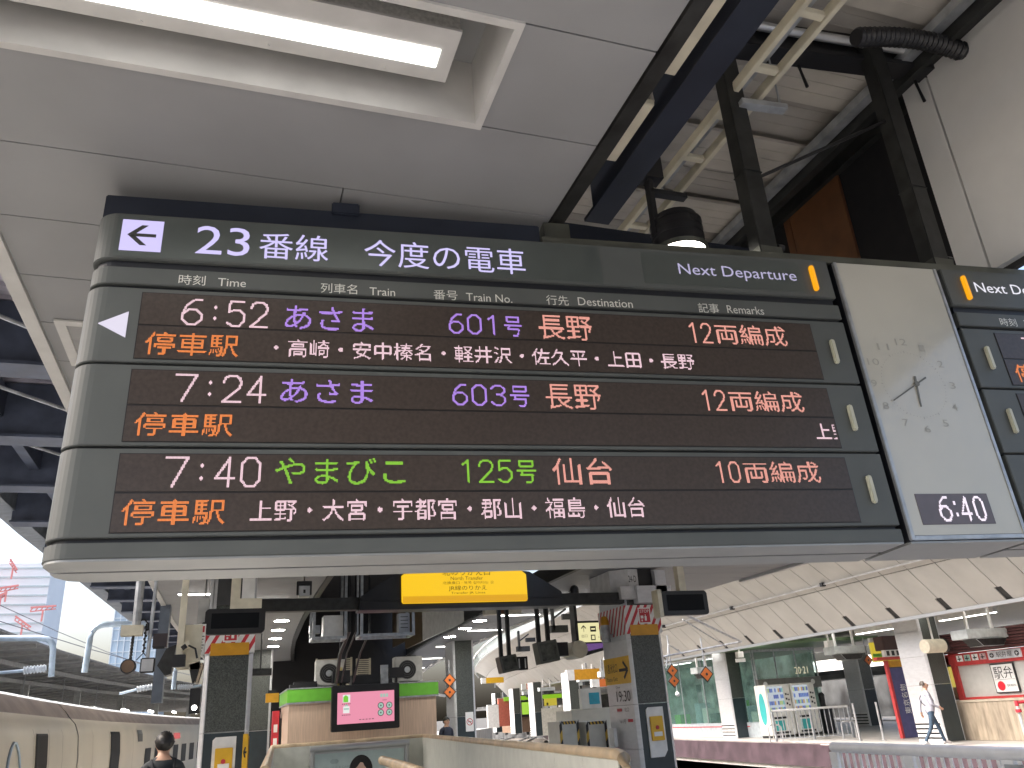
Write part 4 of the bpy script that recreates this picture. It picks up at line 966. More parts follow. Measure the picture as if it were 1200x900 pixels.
vm_w = mat('machine_white', (.72, .72, .68), .35, var=.05); shelf_m = glow('machine_shelf', (196, 206, 214), .85); teal_m = mat('machine_teal', (.05, .42, .42), .4, var=.05)
def vending(x0, Yp, label, k0):
    t = thing('vending_machine', label, 'vending machine', (x0+.6, Yp+.4, 0)); x1 = x0+1.18
    b = MB().m(vm_w).box(x0, x1, Yp, Yp+.8, .12, 2.05); b.m(black_m).box(x0+.03, x1-.03, Yp+.05, Yp+.8, 0, .12); b.build('cabinet', t, bevel=.02)
    b = MB().m(shelf_m).box(x0+.06, x0+.84, Yp-.012, Yp, .98, 1.97); wd = b.build('window', t)
    b = MB(); rnd = random.Random(k0)
    for r_ in range(4):
        for c_ in range(9):
            b.m(bottle[rnd.randrange(6)] if r_ != 2 else bottle[(0, 4, 4, 2)[rnd.randrange(4)]]).box(x0+.085+c_*.083, x0+.085+c_*.083+.06, Yp-.03, Yp-.013, 1.01+r_*.245, 1.16+r_*.245)
    b.build('bottles', wd)
    b = MB().m(black_m)
    for c_ in range(3): b.box(x0+.92, x0+1.0, Yp-.006, Yp, 1.25+.18*c_, 1.33+.18*c_); b.box(x0+1.03, x0+1.1, Yp-.006, Yp, 1.2+.2*c_, 1.26+.2*c_)
    b.box(x0+.2, x0+.8, Yp-.01, Yp, .72, .80); b.build('coin_panel', t)
    b = MB().m(teal_m).box(x0+.22, x0+.66, Yp-.01, Yp, .28, .66); b.m(black_m).box(x0+.16, x0+.88, Yp-.012, Yp, .17, .24); b.build('tray_panel', t)
    return t
vx = 21.25
v1 = vending(vx, 30.4, 'white vending machine with a teal oval on its side, left of the pair', 3)
b = MB().m(teal_m).face([(vx-.004, 30.8+.22*math.sin(t)*(1), 1.12+.62*math.cos(t)) for t in [2*math.pi*k/24 for k in range(24)]]); b.m(paint_w); b.build('side_oval', v1)
vending(vx+1.25, 30.4, 'white vending machine with blue bottles, right of the pair', 11)
p = onZ(968, 862, 0); b = MB().m(black_m).box(24.0, 24.45, 30.5, 31, 0, 1.0); b.tube([(24.2, 30.7, 1.0), (24.2, 30.7, 1.45)], .12, 10); b.ball((24.2, 30.7, 1.5), .13)
tag(b.build('litter_bin', smooth=True), 'dark bin standing right of the vending machines', 'bin')

# ================================================================== PLATFORM FURNITURE ACROSS THE TRACKS
def fence(pa, pb, h, label, n, posts=2, mid=True):
    pa = Vector(pa); pb = Vector(pb); t = thing('guard_rail', label, 'railing', pa, group=None)
    b = MB().m(steel_m).tube([pa+Z*h, pb+Z*h], .04, 10); b.build('top_rail', t, smooth=True)
    for k in range(posts+1): q = pa.lerp(pb, k/posts); MB().m(galv_m).box(q.x-.035, q.x+.035, q.y-.035, q.y+.035, q.z, q.z+h-.03).build('post', t)
    b = MB().m(galv_m)
    for k in range(1, n): q = pa.lerp(pb, k/n); b.box(q.x-.012, q.x+.012, q.y-.012, q.y+.012, q.z+.1, q.z+h-.03)
    b.beam(pa+Z*.1, pb+Z*.1, .03, .03); b.build('balusters', t)
    return t
fence((19.9, 28.3, .0), (22.3, 26.9, .0), 1.08, 'stainless guard rail in front of the vending machines', 16)
for i, (x, y, lab) in enumerate(((19.75, 28.5, 'bent steel hoop left of the vending machine guard rail'), (21.6, 26.6, 'bent steel hoop in front of the vending machine guard rail'))):
    b = MB().m(steel_m).tube([(x, y, 0), (x, y, .5), (x+.08, y-.03, .58), (x+.42, y-.1, .58), (x+.5, y-.12, .5), (x+.5, y-.12, 0)], .03, 8); tag(b.build('steel_hoop', smooth=True), lab, 'hoop')
b = MB().m(galv_m); fx = 22.7
for k in range(12): b.box(fx+2+k*.22, fx+2.05+k*.22, 36.9, 36.95, 0, 1.0)
b.box(fx+2, fx+4.6, 36.88, 36.97, .96, 1.02); b.box(fx+2.6, fx+3.8, 36.9, 37.2, 1.0, 1.5); b.m(STRIP).box(fx+2.8, fx+3.7, 36.87, 36.9, 1.3, 1.36)
tag(b.build('barrier_fence'), 'small grey barrier fence beyond the bin right of the vending machines', 'fence')
for i, ((px_, py_), (tx, ty), lab) in enumerate((((1008, 868), (1001, 822), 'left of the two slim steel posts near the red stall'), ((1036, 868), (1028, 820), 'right of the two slim steel posts near the red stall'))):
    p = onZ(px_, py_, 0); b = MB().m(steel_m).cyl(p, p+Z*1.2, .035, 10); b.m(galv_m).cyl(p, p+Z*.02, .09, 14); tag(b.build('steel_post', smooth=True), lab, 'post')
p = onZ(1207, 880, 0); b = MB().m(steel_m).cyl(p, p+Z*1.0, .04, 10); b.m(red_m).cyl(p+Z*1.0, p+Z*1.12, .045, 10); b.cyl(p+Z*.86, p+Z*.93, .07, 10); b.tube([p+Z*1.08, p+Vector((1.6, -.6, 1.08))], .035, 8)
tag(b.build('barrier_post', smooth=True), 'steel barrier post with a red top and red bar before the stone counter', 'post')

# lunch box shop
sh = thing('lunch_shop', 'red framed lunch box shop with a stone counter and a red sun sign', 'shop', (22.5, 18, 0))
SX = 21.6
b = MB().m(stone_m).box(SX-.2, SX+1.2, 10, 21.45, 0, 1.06); b.m(mat('stone_top', (.56, .50, .40), .35, var=.1)).box(SX-.24, SX+1.2, 10, 21.5, 1.06, 1.12); b.build('counter', sh)
b = MB().m(mat('shop_panel', (.55, .55, .52), .5, var=.04)).box(SX+.05, SX+.12, 10, 20.75, 1.15, 2.12); b.build('shutter_panel', sh)
b = MB().m(shop_red).box(SX-.02, SX+.2, 20.72, 20.92, 1.12, 2.52); b.box(SX-.02, SX+.06, 10, 20.72, 1.125, 1.19); b.box(SX-.02, SX+.2, 10, 20.72, 2.10, 2.16); b.box(SX-.03, SX+.2, 10, 21.6, 2.16, 2.46); b.build('red_frame', sh)
b = MB().m(maroon_m)
for k in range(7): b.box(SX-.12+.03*(k % 2), SX+.3, 10, 22.2, 2.48+k*.085, 2.55+k*.085)
b.build('slat_canopy', sh)
b = MB().m(mat('sign_silver', (.62, .63, .66), .4)).box(SX-.06, SX-.03, 18.28, 19.42, 2.19, 2.43); s1 = b.build('name_plate', sh)
O = Vector((SX-.064, 19.42, 2.19)); xa = -Y
b = MB().m(ink_m).text('駅弁屋', O, xa, Z, .30, .05, .84, .20)
for u in (.14, 1.0):
    b.disc(O+xa*u+Z*.12, .075, xa=(0, -1, 0), n=18)
b.m(mat('sign_silver', (.62, .63, .66), .4))
for u in (.14, 1.0): b.rect(O-X*.003, xa, Z, u-.008, u+.008, .06, .18); b.rect(O-X*.0032, xa, Z, u-.05, u+.05, .112, .128)
b.build('lettering', s1)
b = MB()
for k in range(4):
    yk = 20.60-k*.29; b.m([paint_w, mat('sign_teal', (.35, .52, .45), .5), paint_w, mat('sign_rose', (.62, .42, .42), .5)][k]).box(SX-.05, SX-.03, yk-.22, yk, 2.22, 2.40); b.m(ink_m)
    b.box(SX-.054, SX-.05, yk-.18, yk-.04, 2.28, 2.31); b.box(SX-.054, SX-.05, yk-.12, yk-.09, 2.24, 2.38)
b.build('small_plates', sh)
b = MB().m(ink_m).prism([(SX-.01, y, z) for y, z in ((19.50, 1.26), (18.70, 1.26), (18.70, 2.07), (19.50, 2.07))], (.05, 0, 0)); b.m(paint_w).prism([(SX-.02, y, z) for y, z in ((19.47, 1.29), (18.73, 1.29), (18.73, 2.04), (19.47, 2.04))], (.009, 0, 0)); s2 = b.build('sun_sign', sh)
O = Vector((SX-.024, 19.47, 1.29)); b = MB().m(ink_m).text('駅弁', O, xa, Z, .06, .36, .70, .70); b.text('EKIBEN', O, xa, Z, .42, .14, .70, .20); b.rect(O, xa, Z, .02, .72, .335, .342)
b.m(glow('sun_red', (226, 30, 44), .6) if False else mat('sun_red_paint', (.70, .02, .04), .4)).disc(O+xa*.21+Z*.165, .13, xa=(0, -1, 0), n=26); b.build('sign_lettering', s2)
b = MB().m(glow('menu_yellow', (214, 190, 90), .8)).box(SX-.02, SX+.02, 20.95, 21.45, 1.5, 2.1); b.m(mat('menu_food', (.16, .10, .05), .5, var=.9, scale=9, dark=(.05, .02, .01))).box(SX-.02, SX+.02, 20.95, 21.45, 1.14, 1.495); b.m(red_m).box(SX-.03, SX-.02, 20.95, 21.45, 2.16, 2.40); b.build('menu_poster', sh)

# indigo banner stand, red post stall
bs = thing('stall_front', 'indigo banner stand with a red edge and red topped stall left of the silver column', 'stall', (22.3, 25, 0))
b = MB().m(mat('indigo_cloth', (.10, .10, .24), .6, var=.1)).box(22.0, 22.7, 24, 24.08, 0, 2.25); b.m(paint_w)
bo = MB().m(paint_w).text('東京名物', Vector((22.52, 23.995, .75)), Z, -X, 0, 0, .95, .26)
b.build('banner', bs); bo.build('banner_lettering', bs)
b = MB().m(shop_red).box(21.88, 21.98, 23.98, 24.1, 0, 2.5); b.box(21.5, 23.6, 23.95, 24.12, 2.52, 2.62); b.m(paint_w).box(21.9, 23.6, 23.97, 24.1, 2.62, 2.85); b.m(ink_m)
for k in range(7): b.box(22.0+k*.22, 22.12+k*.22, 23.965, 23.97, 2.66, 2.82)
b.m(amber_m).box(22.05, 22.8, 23.99, 24.1, 2.28, 2.5); b.build('red_frame', bs)
b = MB().m(mat('maroon_box', (.06, .025, .02), .5)).box(22.9, 23.7, 25, 25.5, 2.9, 3.4); tag(b.build('hanging_box', bevel=.02), 'maroon box hanging before the yellow sign over the opposite platform', 'box')
b = MB().m(glow('yellow_board', (226, 200, 60), .75)).box(23.2, 24.7, 26, 26.1, 2.55, 3.25); b.m(green_m).box(23.2, 24.7, 25.985, 26, 2.72, 2.84); b.m(white_m).box(23.2, 24.7, 26, 26.1, 3.26, 3.42); tag(b.build('hanging_sign'), 'yellow hanging sign with a green line over the opposite platform', 'sign')
b = MB().m(white_m).tube([(22.7, 23.5, 2.95), (22.72, 23.5, 2.3), (22.8, 23.5, 2.2), (23.0, 23.5, 2.17)], .05, 8); tag(b.build('hose_hook', smooth=True), 'white curved pipe hanging beside the red topped stall', 'pipe')

# gear hanging from the canopy edge
def hanger_unit(px_, py_, Yp, label, wid=1.5, poles=True):
    p = onY(px_, py_, Yp); t = thing('hanging_projector', label, 'signal box', p, group='grey boxes hanging from the opposite canopy')
    b = MB().m(mat('unit_grey', (.46, .50, .50), .45)).box(p.x-wid/2, p.x+wid/2, Yp, Yp+.6, p.z-.10, p.z+.16); b.m(dark_steel).prism([(p.x-wid*.35, Yp-.03, p.z-.11), (p.x+wid*.42, Yp-.03, p.z-.11), (p.x+wid*.3, Yp-.03, p.z-.32), (p.x-wid*.2, Yp-.03, p.z-.32)], (0, .5, 0)); b.build('body', t, bevel=.01)
    b = MB().m(white_m)
    for q in (-.3, .3): b.box(p.x+q*wid-.035, p.x+q*wid+.035, Yp+.2, Yp+.27, p.z+.16, 3.89)
    b.build('pole', t)
hanger_unit(1158, 743, 18.5, 'grey box on two white poles above the lunch shop sign', 1.55)
hanger_unit(996, 762, 25, 'grey box on two poles above the slate column', 1.35)
hanger_unit(826, 786, 33, 'white box on two poles above the glass room corner', .75)
p = onY(1095, 757, 20); cc_ = thing('hanging_speaker', 'cream horn speaker hung on a pole in front of the silver column', 'speaker', p)
b = MB().m(cream_m).tube([p+Vector((-.38, 0, 0)), p+Vector((.30, 0, -.0))], .20, 18); b.m(black_m).tube([p+Vector((.30, 0, 0)), p+Vector((.40, 0, 0))], .205, 18); b.build('horn', cc_, smooth=True)
b = MB().m(white_m).tube([p+Z*.2, p+Z*1.35], .03, 8); b.build('pole', cc_)
for i, (px_, py_, Yp, lab) in enumerate(((867, 770, 31, 'white camera pair on a pole left of the waiting room front'), (972, 758, 26, 'small white camera on a short pole left of the grey box'))):
    p = onY(px_, py_, Yp); b = MB().m(white_m).tube([p+Z*.2, Vector((p.x, p.y, 3.75))], .035, 8); b.box(p.x-.14, p.x+.14, Yp-.1, Yp+.1, p.z-.02, p.z+.22); b.box(p.x-.22, p.x+.22, Yp-.05, Yp+.05, p.z-.2, p.z-.06)
    tag(b.build('camera'), lab, 'camera')
org = mat('orange_plate', (.62, .16, .03), .4, var=.05)
def diamond(cx, Yp, cz_, r, label, stick_top):
    t = thing('diamond_sign', label, 'sign', (cx, Yp, cz_), group='orange diamond signs')
    b = MB().m(ink_m).prism([(cx, Yp, cz_-r*1.25), (cx+r*1.25, Yp, cz_), (cx, Yp, cz_+r*1.25), (cx-r*1.25, Yp, cz_)], (0, .03, 0)); b.build('backing', t)
    b = MB().m(org).prism([(cx, Yp-.01, cz_-r), (cx+r, Yp-.01, cz_), (cx, Yp-.01, cz_+r), (cx-r, Yp-.01, cz_)], (0, .009, 0)); b.m(ink_m).disc((cx, Yp-.014, cz_), r*.22, n=10); b.build('plate', t)
    b = MB().m(galv_m).tube([(cx, Yp+.045, cz_-r), (cx, Yp+.045, stick_top)], .018, 6); b.build('stem', t)
p = onY(788, 786, 20); diamond(p.x, 20, p.z, .14, 'upper orange diamond sign of the pair right of the striped column', 3.3)
p = onY(790, 798, 20); diamond(p.x, 20, p.z, .14, 'lower orange diamond sign of the pair right of the striped column', 2.5)
b = MB().m(white_m).ball((p.x+.05, 20, p.z-.33), .06); b.tube([(p.x+.05, 20, p.z-.3), (p.x+.04, 20, p.z-.1)], .01, 6); tag(b.build('signal_bulb', smooth=True), 'small white bulb below the orange diamond pair', 'lamp')
p = onY(828, 790, 20); diamond(p.x, 20, p.z, .17, 'single orange diamond sign in front of the glass waiting room', 3.2)
q0 = onY(783, 755, 20); q1 = onY(869, 752, 20)
b = MB().m(galv_m).tube([onY(781, 783, 20), q0, onY(800, 766, 20)], .02, 6); b.tube([onY(800, 719, 18), onY(868, 752, 20)], .03, 6); b.tube([onY(800, 726, 18), onY(850, 757, 20)], .018, 6); b.tube([onY(775, 770, 20), q1], .025, 6)
tag(b.build('support_arm', smooth=True), 'thin grey pipe arms carrying the orange diamonds before the canopy edge', 'pipe arm')
for i, (px_, py_, D, lab) in enumerate(((1016, 767, 26, 'orange diamond sign under the yellow hanging sign'), )):
    p = onY(px_, py_, D); diamond(p.x, D, p.z-.2, .17, lab, p.z+.6)
for i, (px_, py_, lab) in enumerate(((679, 792-.0, 'upper'), (679, 804, 'lower'))): pass
for nm_, py_ in (('upper orange diamond sign left of the no smoking column', 797), ('lower orange diamond sign left of the no smoking column', 811)):
    p = onY(527, py_, 26); diamond(p.x, 26, p.z, .17, nm_, p.z+.6)

# small hanging screens and lightbox in the middle
def hscreen(pxa, pya, pxb, pyb, Yp, label, num=None, tilt=.0):
    p0 = onY(pxa, pya, Yp); p1 = onY(pxb, pyb, Yp); t = thing('hanging_display', label, 'display', ((p0.x+p1.x)/2, Yp, p1.z))
    b = MB().m(mat('display_shell', (.13, .135, .115), .45, var=.15)).prism([(p0.x, Yp, p0.z-.03), (p1.x, Yp, p0.z+.02), (p1.x+.06, Yp, p1.z+.02), (p0.x+.06, Yp, p1.z-.04)], (0, .3, 0)); b.build('shell', t, bevel=.01)
    b = MB().m(dark_steel)
    for q in (.42, .9): xx = p0.x+(p1.x-p0.x)*q; b.box(xx-.035, xx+.035, Yp+.31, Yp+.40, p1.z+.2, CZ-.01)
    b.build('pole', t)
    b = MB().m(mat('display_olive', (.085, .09, .075), .4, var=.5, scale=9)).prism([(p0.x+.05, Yp-.006, p0.z-.07), (p1.x-.03, Yp-.006, p0.z-.03), (p1.x+.02, Yp-.006, p1.z+.06), (p0.x+.10, Yp-.006, p1.z+.01)], (0, .005, 0)); b.build('screen', t)
    b = MB().m(black_m).box(p1.x+.01, p1.x+.26, Yp+.05, Yp+.3, p0.z-.30, p0.z-.04)
    if num: b.m(paint_w).text(num, (0, Yp+.045, 0), X, Z, p1.x+.06, p0.z-.27, p1.x+.22, p0.z-.08)
    b.build('number_box', t); return t
hscreen(585, 768, 606, 786, 16.5, 'small hanging train display beside a black box numbered 11', '11')
hscreen(629, 751, 654, 775, 15.5, 'dark hanging display turned away, right of the one numbered 11')
lb = thing('lightbox_sign', 'pale yellow hanging lightbox with an arrow and lift pictograms', 'sign', (7.1, 15.9, 2.85))
b = MB().m(glow('lightbox_yellow', (240, 232, 176), .95)).box(6.86, 7.5, 15.95, 16.15, 2.86, 3.26); f = b.build('face', lb)
b = MB().m(dark_steel).box(6.80, 6.86, 15.93, 16.18, 2.80, CZ-.01); b.box(6.86, 7.5, 15.94, 16.16, 2.83, 2.86); b.box(6.86, 7.5, 15.94, 16.16, 3.26, 3.30); b.build('frame', lb)
b = MB().m(ink_m); yq = 15.946
b.beam((6.99, yq, 3.08), (6.99, yq, 3.20), .004, .02); b.beam((6.94, yq, 3.15), (6.99, yq, 3.205), .004, .02); b.beam((7.04, yq, 3.15), (6.99, yq, 3.205), .0042, .02)
b.box(7.14, 7.27, yq, yq+.003, 3.08, 3.19); b.box(7.14, 7.24, yq, yq+.003, 2.91, 3.02); b.m(glow('lightbox_yellow', (240, 232, 176), .95)).box(7.16, 7.25, yq-.003, yq-.001, 3.12, 3.15); b.box(7.16, 7.22, yq-.003, yq-.001, 2.93, 3.0)
b.m(ink_m).text('出口', (0, yq, 0), X, Z, 6.93, 2.97, 7.06, 3.03); b.text('エスカレーター', (0, yq, 0), X, Z, 7.30, 3.12, 7.48, 3.16); b.text('エレベーター', (0, yq, 0), X, Z, 7.30, 2.95, 7.48, 2.99); b.build('pictograms', f)
ld = thing('led_ticker', 'rounded beige and black display hanging under the pale yellow lightbox', 'display', (7.1, 15.6, 2.5))
b = MB().m(cream_m).tube([(6.72, 15.6, 2.72), (6.72, 16.2, 2.72)], .17, 18); b.m(black_m).prism([(6.72, 15.62, 2.56), (7.35, 15.62, 2.70), (7.42, 15.62, 2.78), (7.42, 15.62, 2.85), (6.75, 15.62, 2.85)], (0, .5, 0)); b.build('shell', ld, smooth=False)
b = MB().m(glow('ticker_violet', (120, 84, 150), .7)).prism([(6.80, 15.612, 2.66), (7.30, 15.612, 2.74), (7.33, 15.612, 2.82), (6.80, 15.612, 2.82)], (0, .006, 0)); b.build('screen', ld)
p = onY(547, 765, 22)
for (px_, py_, Yp, lab) in ((660, 727, 17, 'clutter of small cameras hanging left of the lightbox sign'), (617, 803-50, 24, 'small camera cluster by the clerestory edge')):
    p = onY(px_, py_, Yp); b = MB().m(dark_steel).box(p.x-.25, p.x-.2, Yp, Yp+.1, p.z-.2, CZ-.02); b.box(p.x-.3, p.x+.1, Yp, Yp+.15, p.z-.25, p.z-.1); b.box(p.x+.0, p.x+.3, Yp, Yp+.1, p.z+.02, p.z+.14); b.beam((p.x-.22, Yp+.05, p.z+.05), (p.x+.1, Yp+.05, p.z+.25), .04, .04); tag(b.build('camera_cluster'), lab, 'camera')
p = onY(571, 800, 26); 

# white barrier boxes with hazard stripes
hz_y = mat('hazard_yellow', (.66, .42, .05), .5)
def hazard_box(x0, x1, Yp, z1, label):
    t = thing('barrier_box', label, 'barrier', ((x0+x1)/2, Yp, 0), group='hazard striped barrier boxes')
    b = MB().m(mat('barrier_white', (.60, .59, .53), .45, var=.06)).box(x0, x1, Yp, Yp+.6, 0, z1); b.build('body', t, bevel=.008)
    b = MB()
    def strip(O, xa, za, W, L):
        n = 9
        for k in range(n): b.m(hz_y if k % 2 else ink_m).face([O+xa*W+za*(L*k/n+L/n*.5), O+xa*W+za*(L*(k+1)/n+L/n*.5), O+za*L*(k+1)/n, O+za*L*k/n])
    yq = Yp-.003
    for xx in (x0, x1-.05): strip(Vector((xx, yq, 0)), X, Z, .05, z1-.06)
    strip(Vector((x0+.05, yq, z1-.002)), -Z, X, .05, x1-x0-.11)
    b.build('hazard_tape', t)
hazard_box(7.0, 7.33, 18.0, 1.42, 'hazard striped barrier box nearer the no smoking column') if False else None
ba = onY(652, 846, 14.6); bb_ = onY(686, 846, 14.6); bc = onY(720, 848, 14.6)
hazard_box(ba.x+.05, ba.x+.43, 14.6, ba.z, 'left one of the two hazard striped barrier boxes before the striped column')
hazard_box(bb_.x, bb_.x+.42, 14.6, bb_.z, 'right one of the two hazard striped barrier boxes before the striped column')
p0 = onY(683, 832, 16.5); p1 = onY(730, 832, 16.5); b = MB().m(mat('booth_white', (.66, .66, .60), .45, var=.05)).box(p0.x-.25, p1.x, 16.5, 17.4, 0, p0.z); b.tube([((p0.x+p1.x)/2, 17, p0.z), ((p0.x+p1.x)/2, 17, p0.z+.02)], .5, 20)
b.m(white_m).box(p0.x+.15, p0.x+.62, 16.9, 17.0, p0.z, p0.z+.42); b.m(mat('label_teal', (.02, .36, .52), .4)).box(p0.x+.34, p0.x+.58, 16.895, 16.9, p0.z+.1, p0.z+.33); tag(b.build('ticket_booth'), 'cream curved booth with a blue labelled box on top, behind the barrier boxes', 'booth')
b = MB().m(white_m).box(6.62, 6.68, 14.2, 14.4, .95, 1.25); b.m(mat('pink_box', (.55, .08, .2), .4)).box(6.6, 6.7, 14.2, 14.4, .72, .93); b.m(black_m).box(6.6, 6.7, 14.2, 14.4, 0, .72); tag(b.build('intercom_post'), 'black post with a pink band and white intercom beside the striped column', 'post')

# far kiosk and coloured stands on the opposite platform
D = 76
def F(px_, py_): return onY(px_, py_, D)
fk = thing('kiosk', 'far green roofed kiosk with a lit green screen on the opposite platform', 'kiosk', F(620, 842))
a0 = F(600, 845); a1 = F(636, 818)
b = MB().m(mat('kiosk_brown', (.20, .13, .09), .5)).box(a0.x+.3, a1.x, D, D+4, 0, 2.6); b.build('wall', fk)
b = MB().m(glow('kiosk_green_lit', (150, 205, 40), .8)).box(F(590, 822).x, F(657, 814).x, D-.3, D-.02, 2.75, 3.1); b.build('roof_band', fk)
b = MB().m(black_m).box(F(607, 820).x, F(634, 820).x, D-.2, D-.01, 1.3, 2.7); b.m(glow('kiosk_screen', (170, 216, 70), .95)).box(F(610, 820).x, F(630, 820).x, D-.22, D-.2, 1.5, 2.55); b.build('screen', fk)
for px0, px1, pz0, pz1, m_, lab in ((640, 652, 838, 815, glow('stand_yellow', (216, 196, 70), .75), 'yellow lit advert panel right of the far kiosk'), (585, 597, 843, 818, mat('stand_red', (.45, .12, .08), .5), 'red stand left of the far kiosk'), (572, 584, 845, 826, white_m, 'white panel left of the farthest column')):
    p0 = F(px0, pz0); p1 = F(px1, pz1); b = MB().m(m_).box(p0.x, p1.x, D, D+.3, max(.0, p0.z-.6), p1.z); b.m(galv_m).box(p0.x, p1.x, D+.05, D+.25, p1.z, p1.z+.06); tag(b.build('advert_stand'), lab, 'advert stand')
p0 = onY(650, 829, 58); p1 = onY(690, 829, 58); b = MB().m(mat('far_counter', (.58, .57, .50), .5)).box(p0.x-.3, p1.x+1, 60, 62, 0, p0.z); b.m(white_m)
for k in range(3): b.box(p0.x+k*.7, p0.x+.4+k*.7, 60.3, 60.8, p0.z, p0.z+.15)
tag(b.build('counter'), 'long cream counter right of the white backpack walker', 'counter')
for i, (px_, py_, m_, lab, D2, w_, h_) in enumerate(((688, 790, amber_m, 'amber hanging sign with a white end under the far canopy', 40, 1.4, .5), (580, 797, yellow_m, 'yellow hanging sign over the farthest columns', 70, 1.6, .45), (627, 804, org, 'orange hanging sign above the far kiosk', 66, 1.5, .45), (708, 800, org, 'small orange sign left of the exit arrow column', 38, .5, .35))):
    p = onY(px_, py_, D2); b = MB().m(m_).box(p.x-w_/2, p.x+w_/2, D2, D2+.2, p.z-h_/2, p.z+h_/2); b.m(white_m).box(p.x-w_/2-.4, p.x-w_/2, D2, D2+.2, p.z-h_/2, p.z+h_/2); b.m(galv_m).box(p.x-.05, p.x+.05, D2+.05, D2+.1, p.z+h_/2, 3.8); tag(b.build('hanging_sign'), lab, 'sign')
for i, (px_, D2) in enumerate(((690, 43), (672, 50), (640, 58), (620, 66), (717, 38))):
    p = onY(px_, 790, D2); b = MB().m(mat('unit_grey', (.46, .50, .50), .45)).box(p.x-.6, p.x+.6, D2, D2+.4, 3.0, 3.25); b.m(dark_steel).box(p.x-.3, p.x+.5, D2-.02, D2+.3, 2.8, 2.99); b.m(white_m).box(p.x-.3, p.x-.24, D2+.1, D2+.16, 3.25, 3.89); b.box(p.x+.24, p.x+.3, D2+.1, D2+.16, 3.25, 3.89)
    tag(b.build('hanging_projector'), 'small grey box on two poles far along the opposite canopy edge', 'signal box', 'far grey boxes along the canopy edge')
# white stair barrier below the far platform edge, pink ends
b = MB().m(mat('track_barrier', (.33, .33, .32), .6, var=.2))
for k in range(7): y = 40+k*4; b.box(19.1+cv(y), 19.22+cv(y), y, y+2.4, -1.5, -.15)
tag(b.build('track_screens'), 'grey panels under the far edge of the opposite platform', 'panels')
b = MB()
for k in range(30):
    b.m([mat('pink_tile', (.42, .26, .25), .5), mat('pale_tile', (.50, .46, .43), .5)][k % 2]).box(19.26, 19.34, 10+k*.5, 10.46+k*.5, -.03, .004)
struct(b.build('platform_nosing'))

# ================================================================== LEFT SIDE: TRAIN, OUTER ROOF, FAR CANOPY
tr = thing('train', 'cream and gold bullet train with a dark roof standing at the left platform', 'train', (-4, 25, 0))
TP = [(-2.60, -1.1), (-2.58, .2), (-2.58, 1.35), (-2.62, 1.75), (-2.70, 1.96), (-2.80, 2.06)]
RP = [(-2.80, 2.06), (-2.92, 2.22), (-3.04, 2.34)]
SP = [(-3.04, 2.34), (-3.2, 2.41), (-3.6, 2.44), (-4.3, 2.5), (-5.0, 2.44), (-5.5, 2.2), (-5.9, 1.6), (-5.95, -1.1)]
TY = [6]+[8+1.5*i for i in range(7)]+[18.45]
TY2 = [18.55]+[20+1.5*i for i in range(16)]+[43.4]
TY3 = [43.6]+[45+2.5*i for i in range(10)]
def sweep(b, prof, ys, m):
    b.m(m); base = len(b.v); n = len(prof)
    for y in ys: b.v += [(x+cv(y), y, z) for x, z in prof]
    for j in range(len(ys)-1):
        for i in range(n-1):
            a = base+j*n+i; b.f.append((a, a+n, a+n+1, a+1)); b.mi.append(b.cur)
def car(ys):
    b = MB(); sweep(b, TP, ys, train_m); b.build('car_side', tr, smooth=True)
    b = MB(); sweep(b, RP, ys, train_roof); b.build('cove_strip', tr, smooth=True)
    b = MB(); sweep(b, SP, ys, train_white); b.build('roof', tr, smooth=True)
for ys in (TY, TY2, TY3): car(ys)
b = MB(); sweep(b, [(p[0]-.05, p[1]) for p in TP], [18.4, 18.6], black_m); sweep(b, [(-2.66, 1.3), (-2.74, 1.75), (-2.9, 2.12), (-3.1, 2.33)], [18.2, 18.4], galv_m); b.build('gangway', tr)
def sx(z):
    for (x0, z0), (x1, z1) in zip(TP[:-1], TP[1:]):
        if z0 <= z <= z1: return x0+(x1-x0)*(z-z0)/(z1-z0)
    return -2.6
def opening(y0, y1, z0, z1, name, m, d=.012):
    zs = sorted({z0, z1} | {z for _, z in TP if z0 < z < z1}); b = MB().m(m)
    for a, c in zip(zs[:-1], zs[1:]):
        b.face([(sx(a)+cv(y0)+d, y0, a), (sx(a)+cv(y1)+d, y1, a), (sx(c)+cv(y1)+d, y1, c), (sx(c)+cv(y0)+d, y0, c)])
    return b.build(name, tr)
opening(14.65, 15.55, .1, 1.78, 'door', dark_glass); opening(22.6, 24.0, .1, 1.82, 'door', dark_glass)
opening(27.0, 27.9, 1.55, 1.86, 'destination_display', mat('dark_display', (.05, .045, .04), .3))
for k in range(11): y = 28.4+k*2.0; opening(y, y+1.15, .72, 1.35, 'window', dark_glass)
opening(42.0, 43.0, .1, 1.7, 'door', dark_glass)
opening(34.5, 36, 1.55, 1.75, 'red_display', glow('display_red', (230, 90, 90), .7))
for y in (14.5, 15.7, 16.9, 20.2, 22.4, 24.2, 26.2): opening(y, y+.03, .0, 1.85, 'seam', mat('train_seam', (.34, .31, .25), .4), .004)
b = MB().m(pipe_blue)
pts = [(sx(z)+.015, y, z) for y, z in [(13.2+.42*math.cos(t)*(1-.2*math.sin(t)), 1.25+.42*math.sin(t)) for t in [math.pi*k/8-.6 for k in range(14)]]]
b.tube(pts, .018, 6); b.tube([(sx(.5)+.01, 12.3, .5), (sx(.8)+.01, 13.3, .8), (sx(1.1)+.01, 13.62, 1.1)], [.05, .035, .01], 6); b.build('swoosh_emblem', tr, smooth=True)

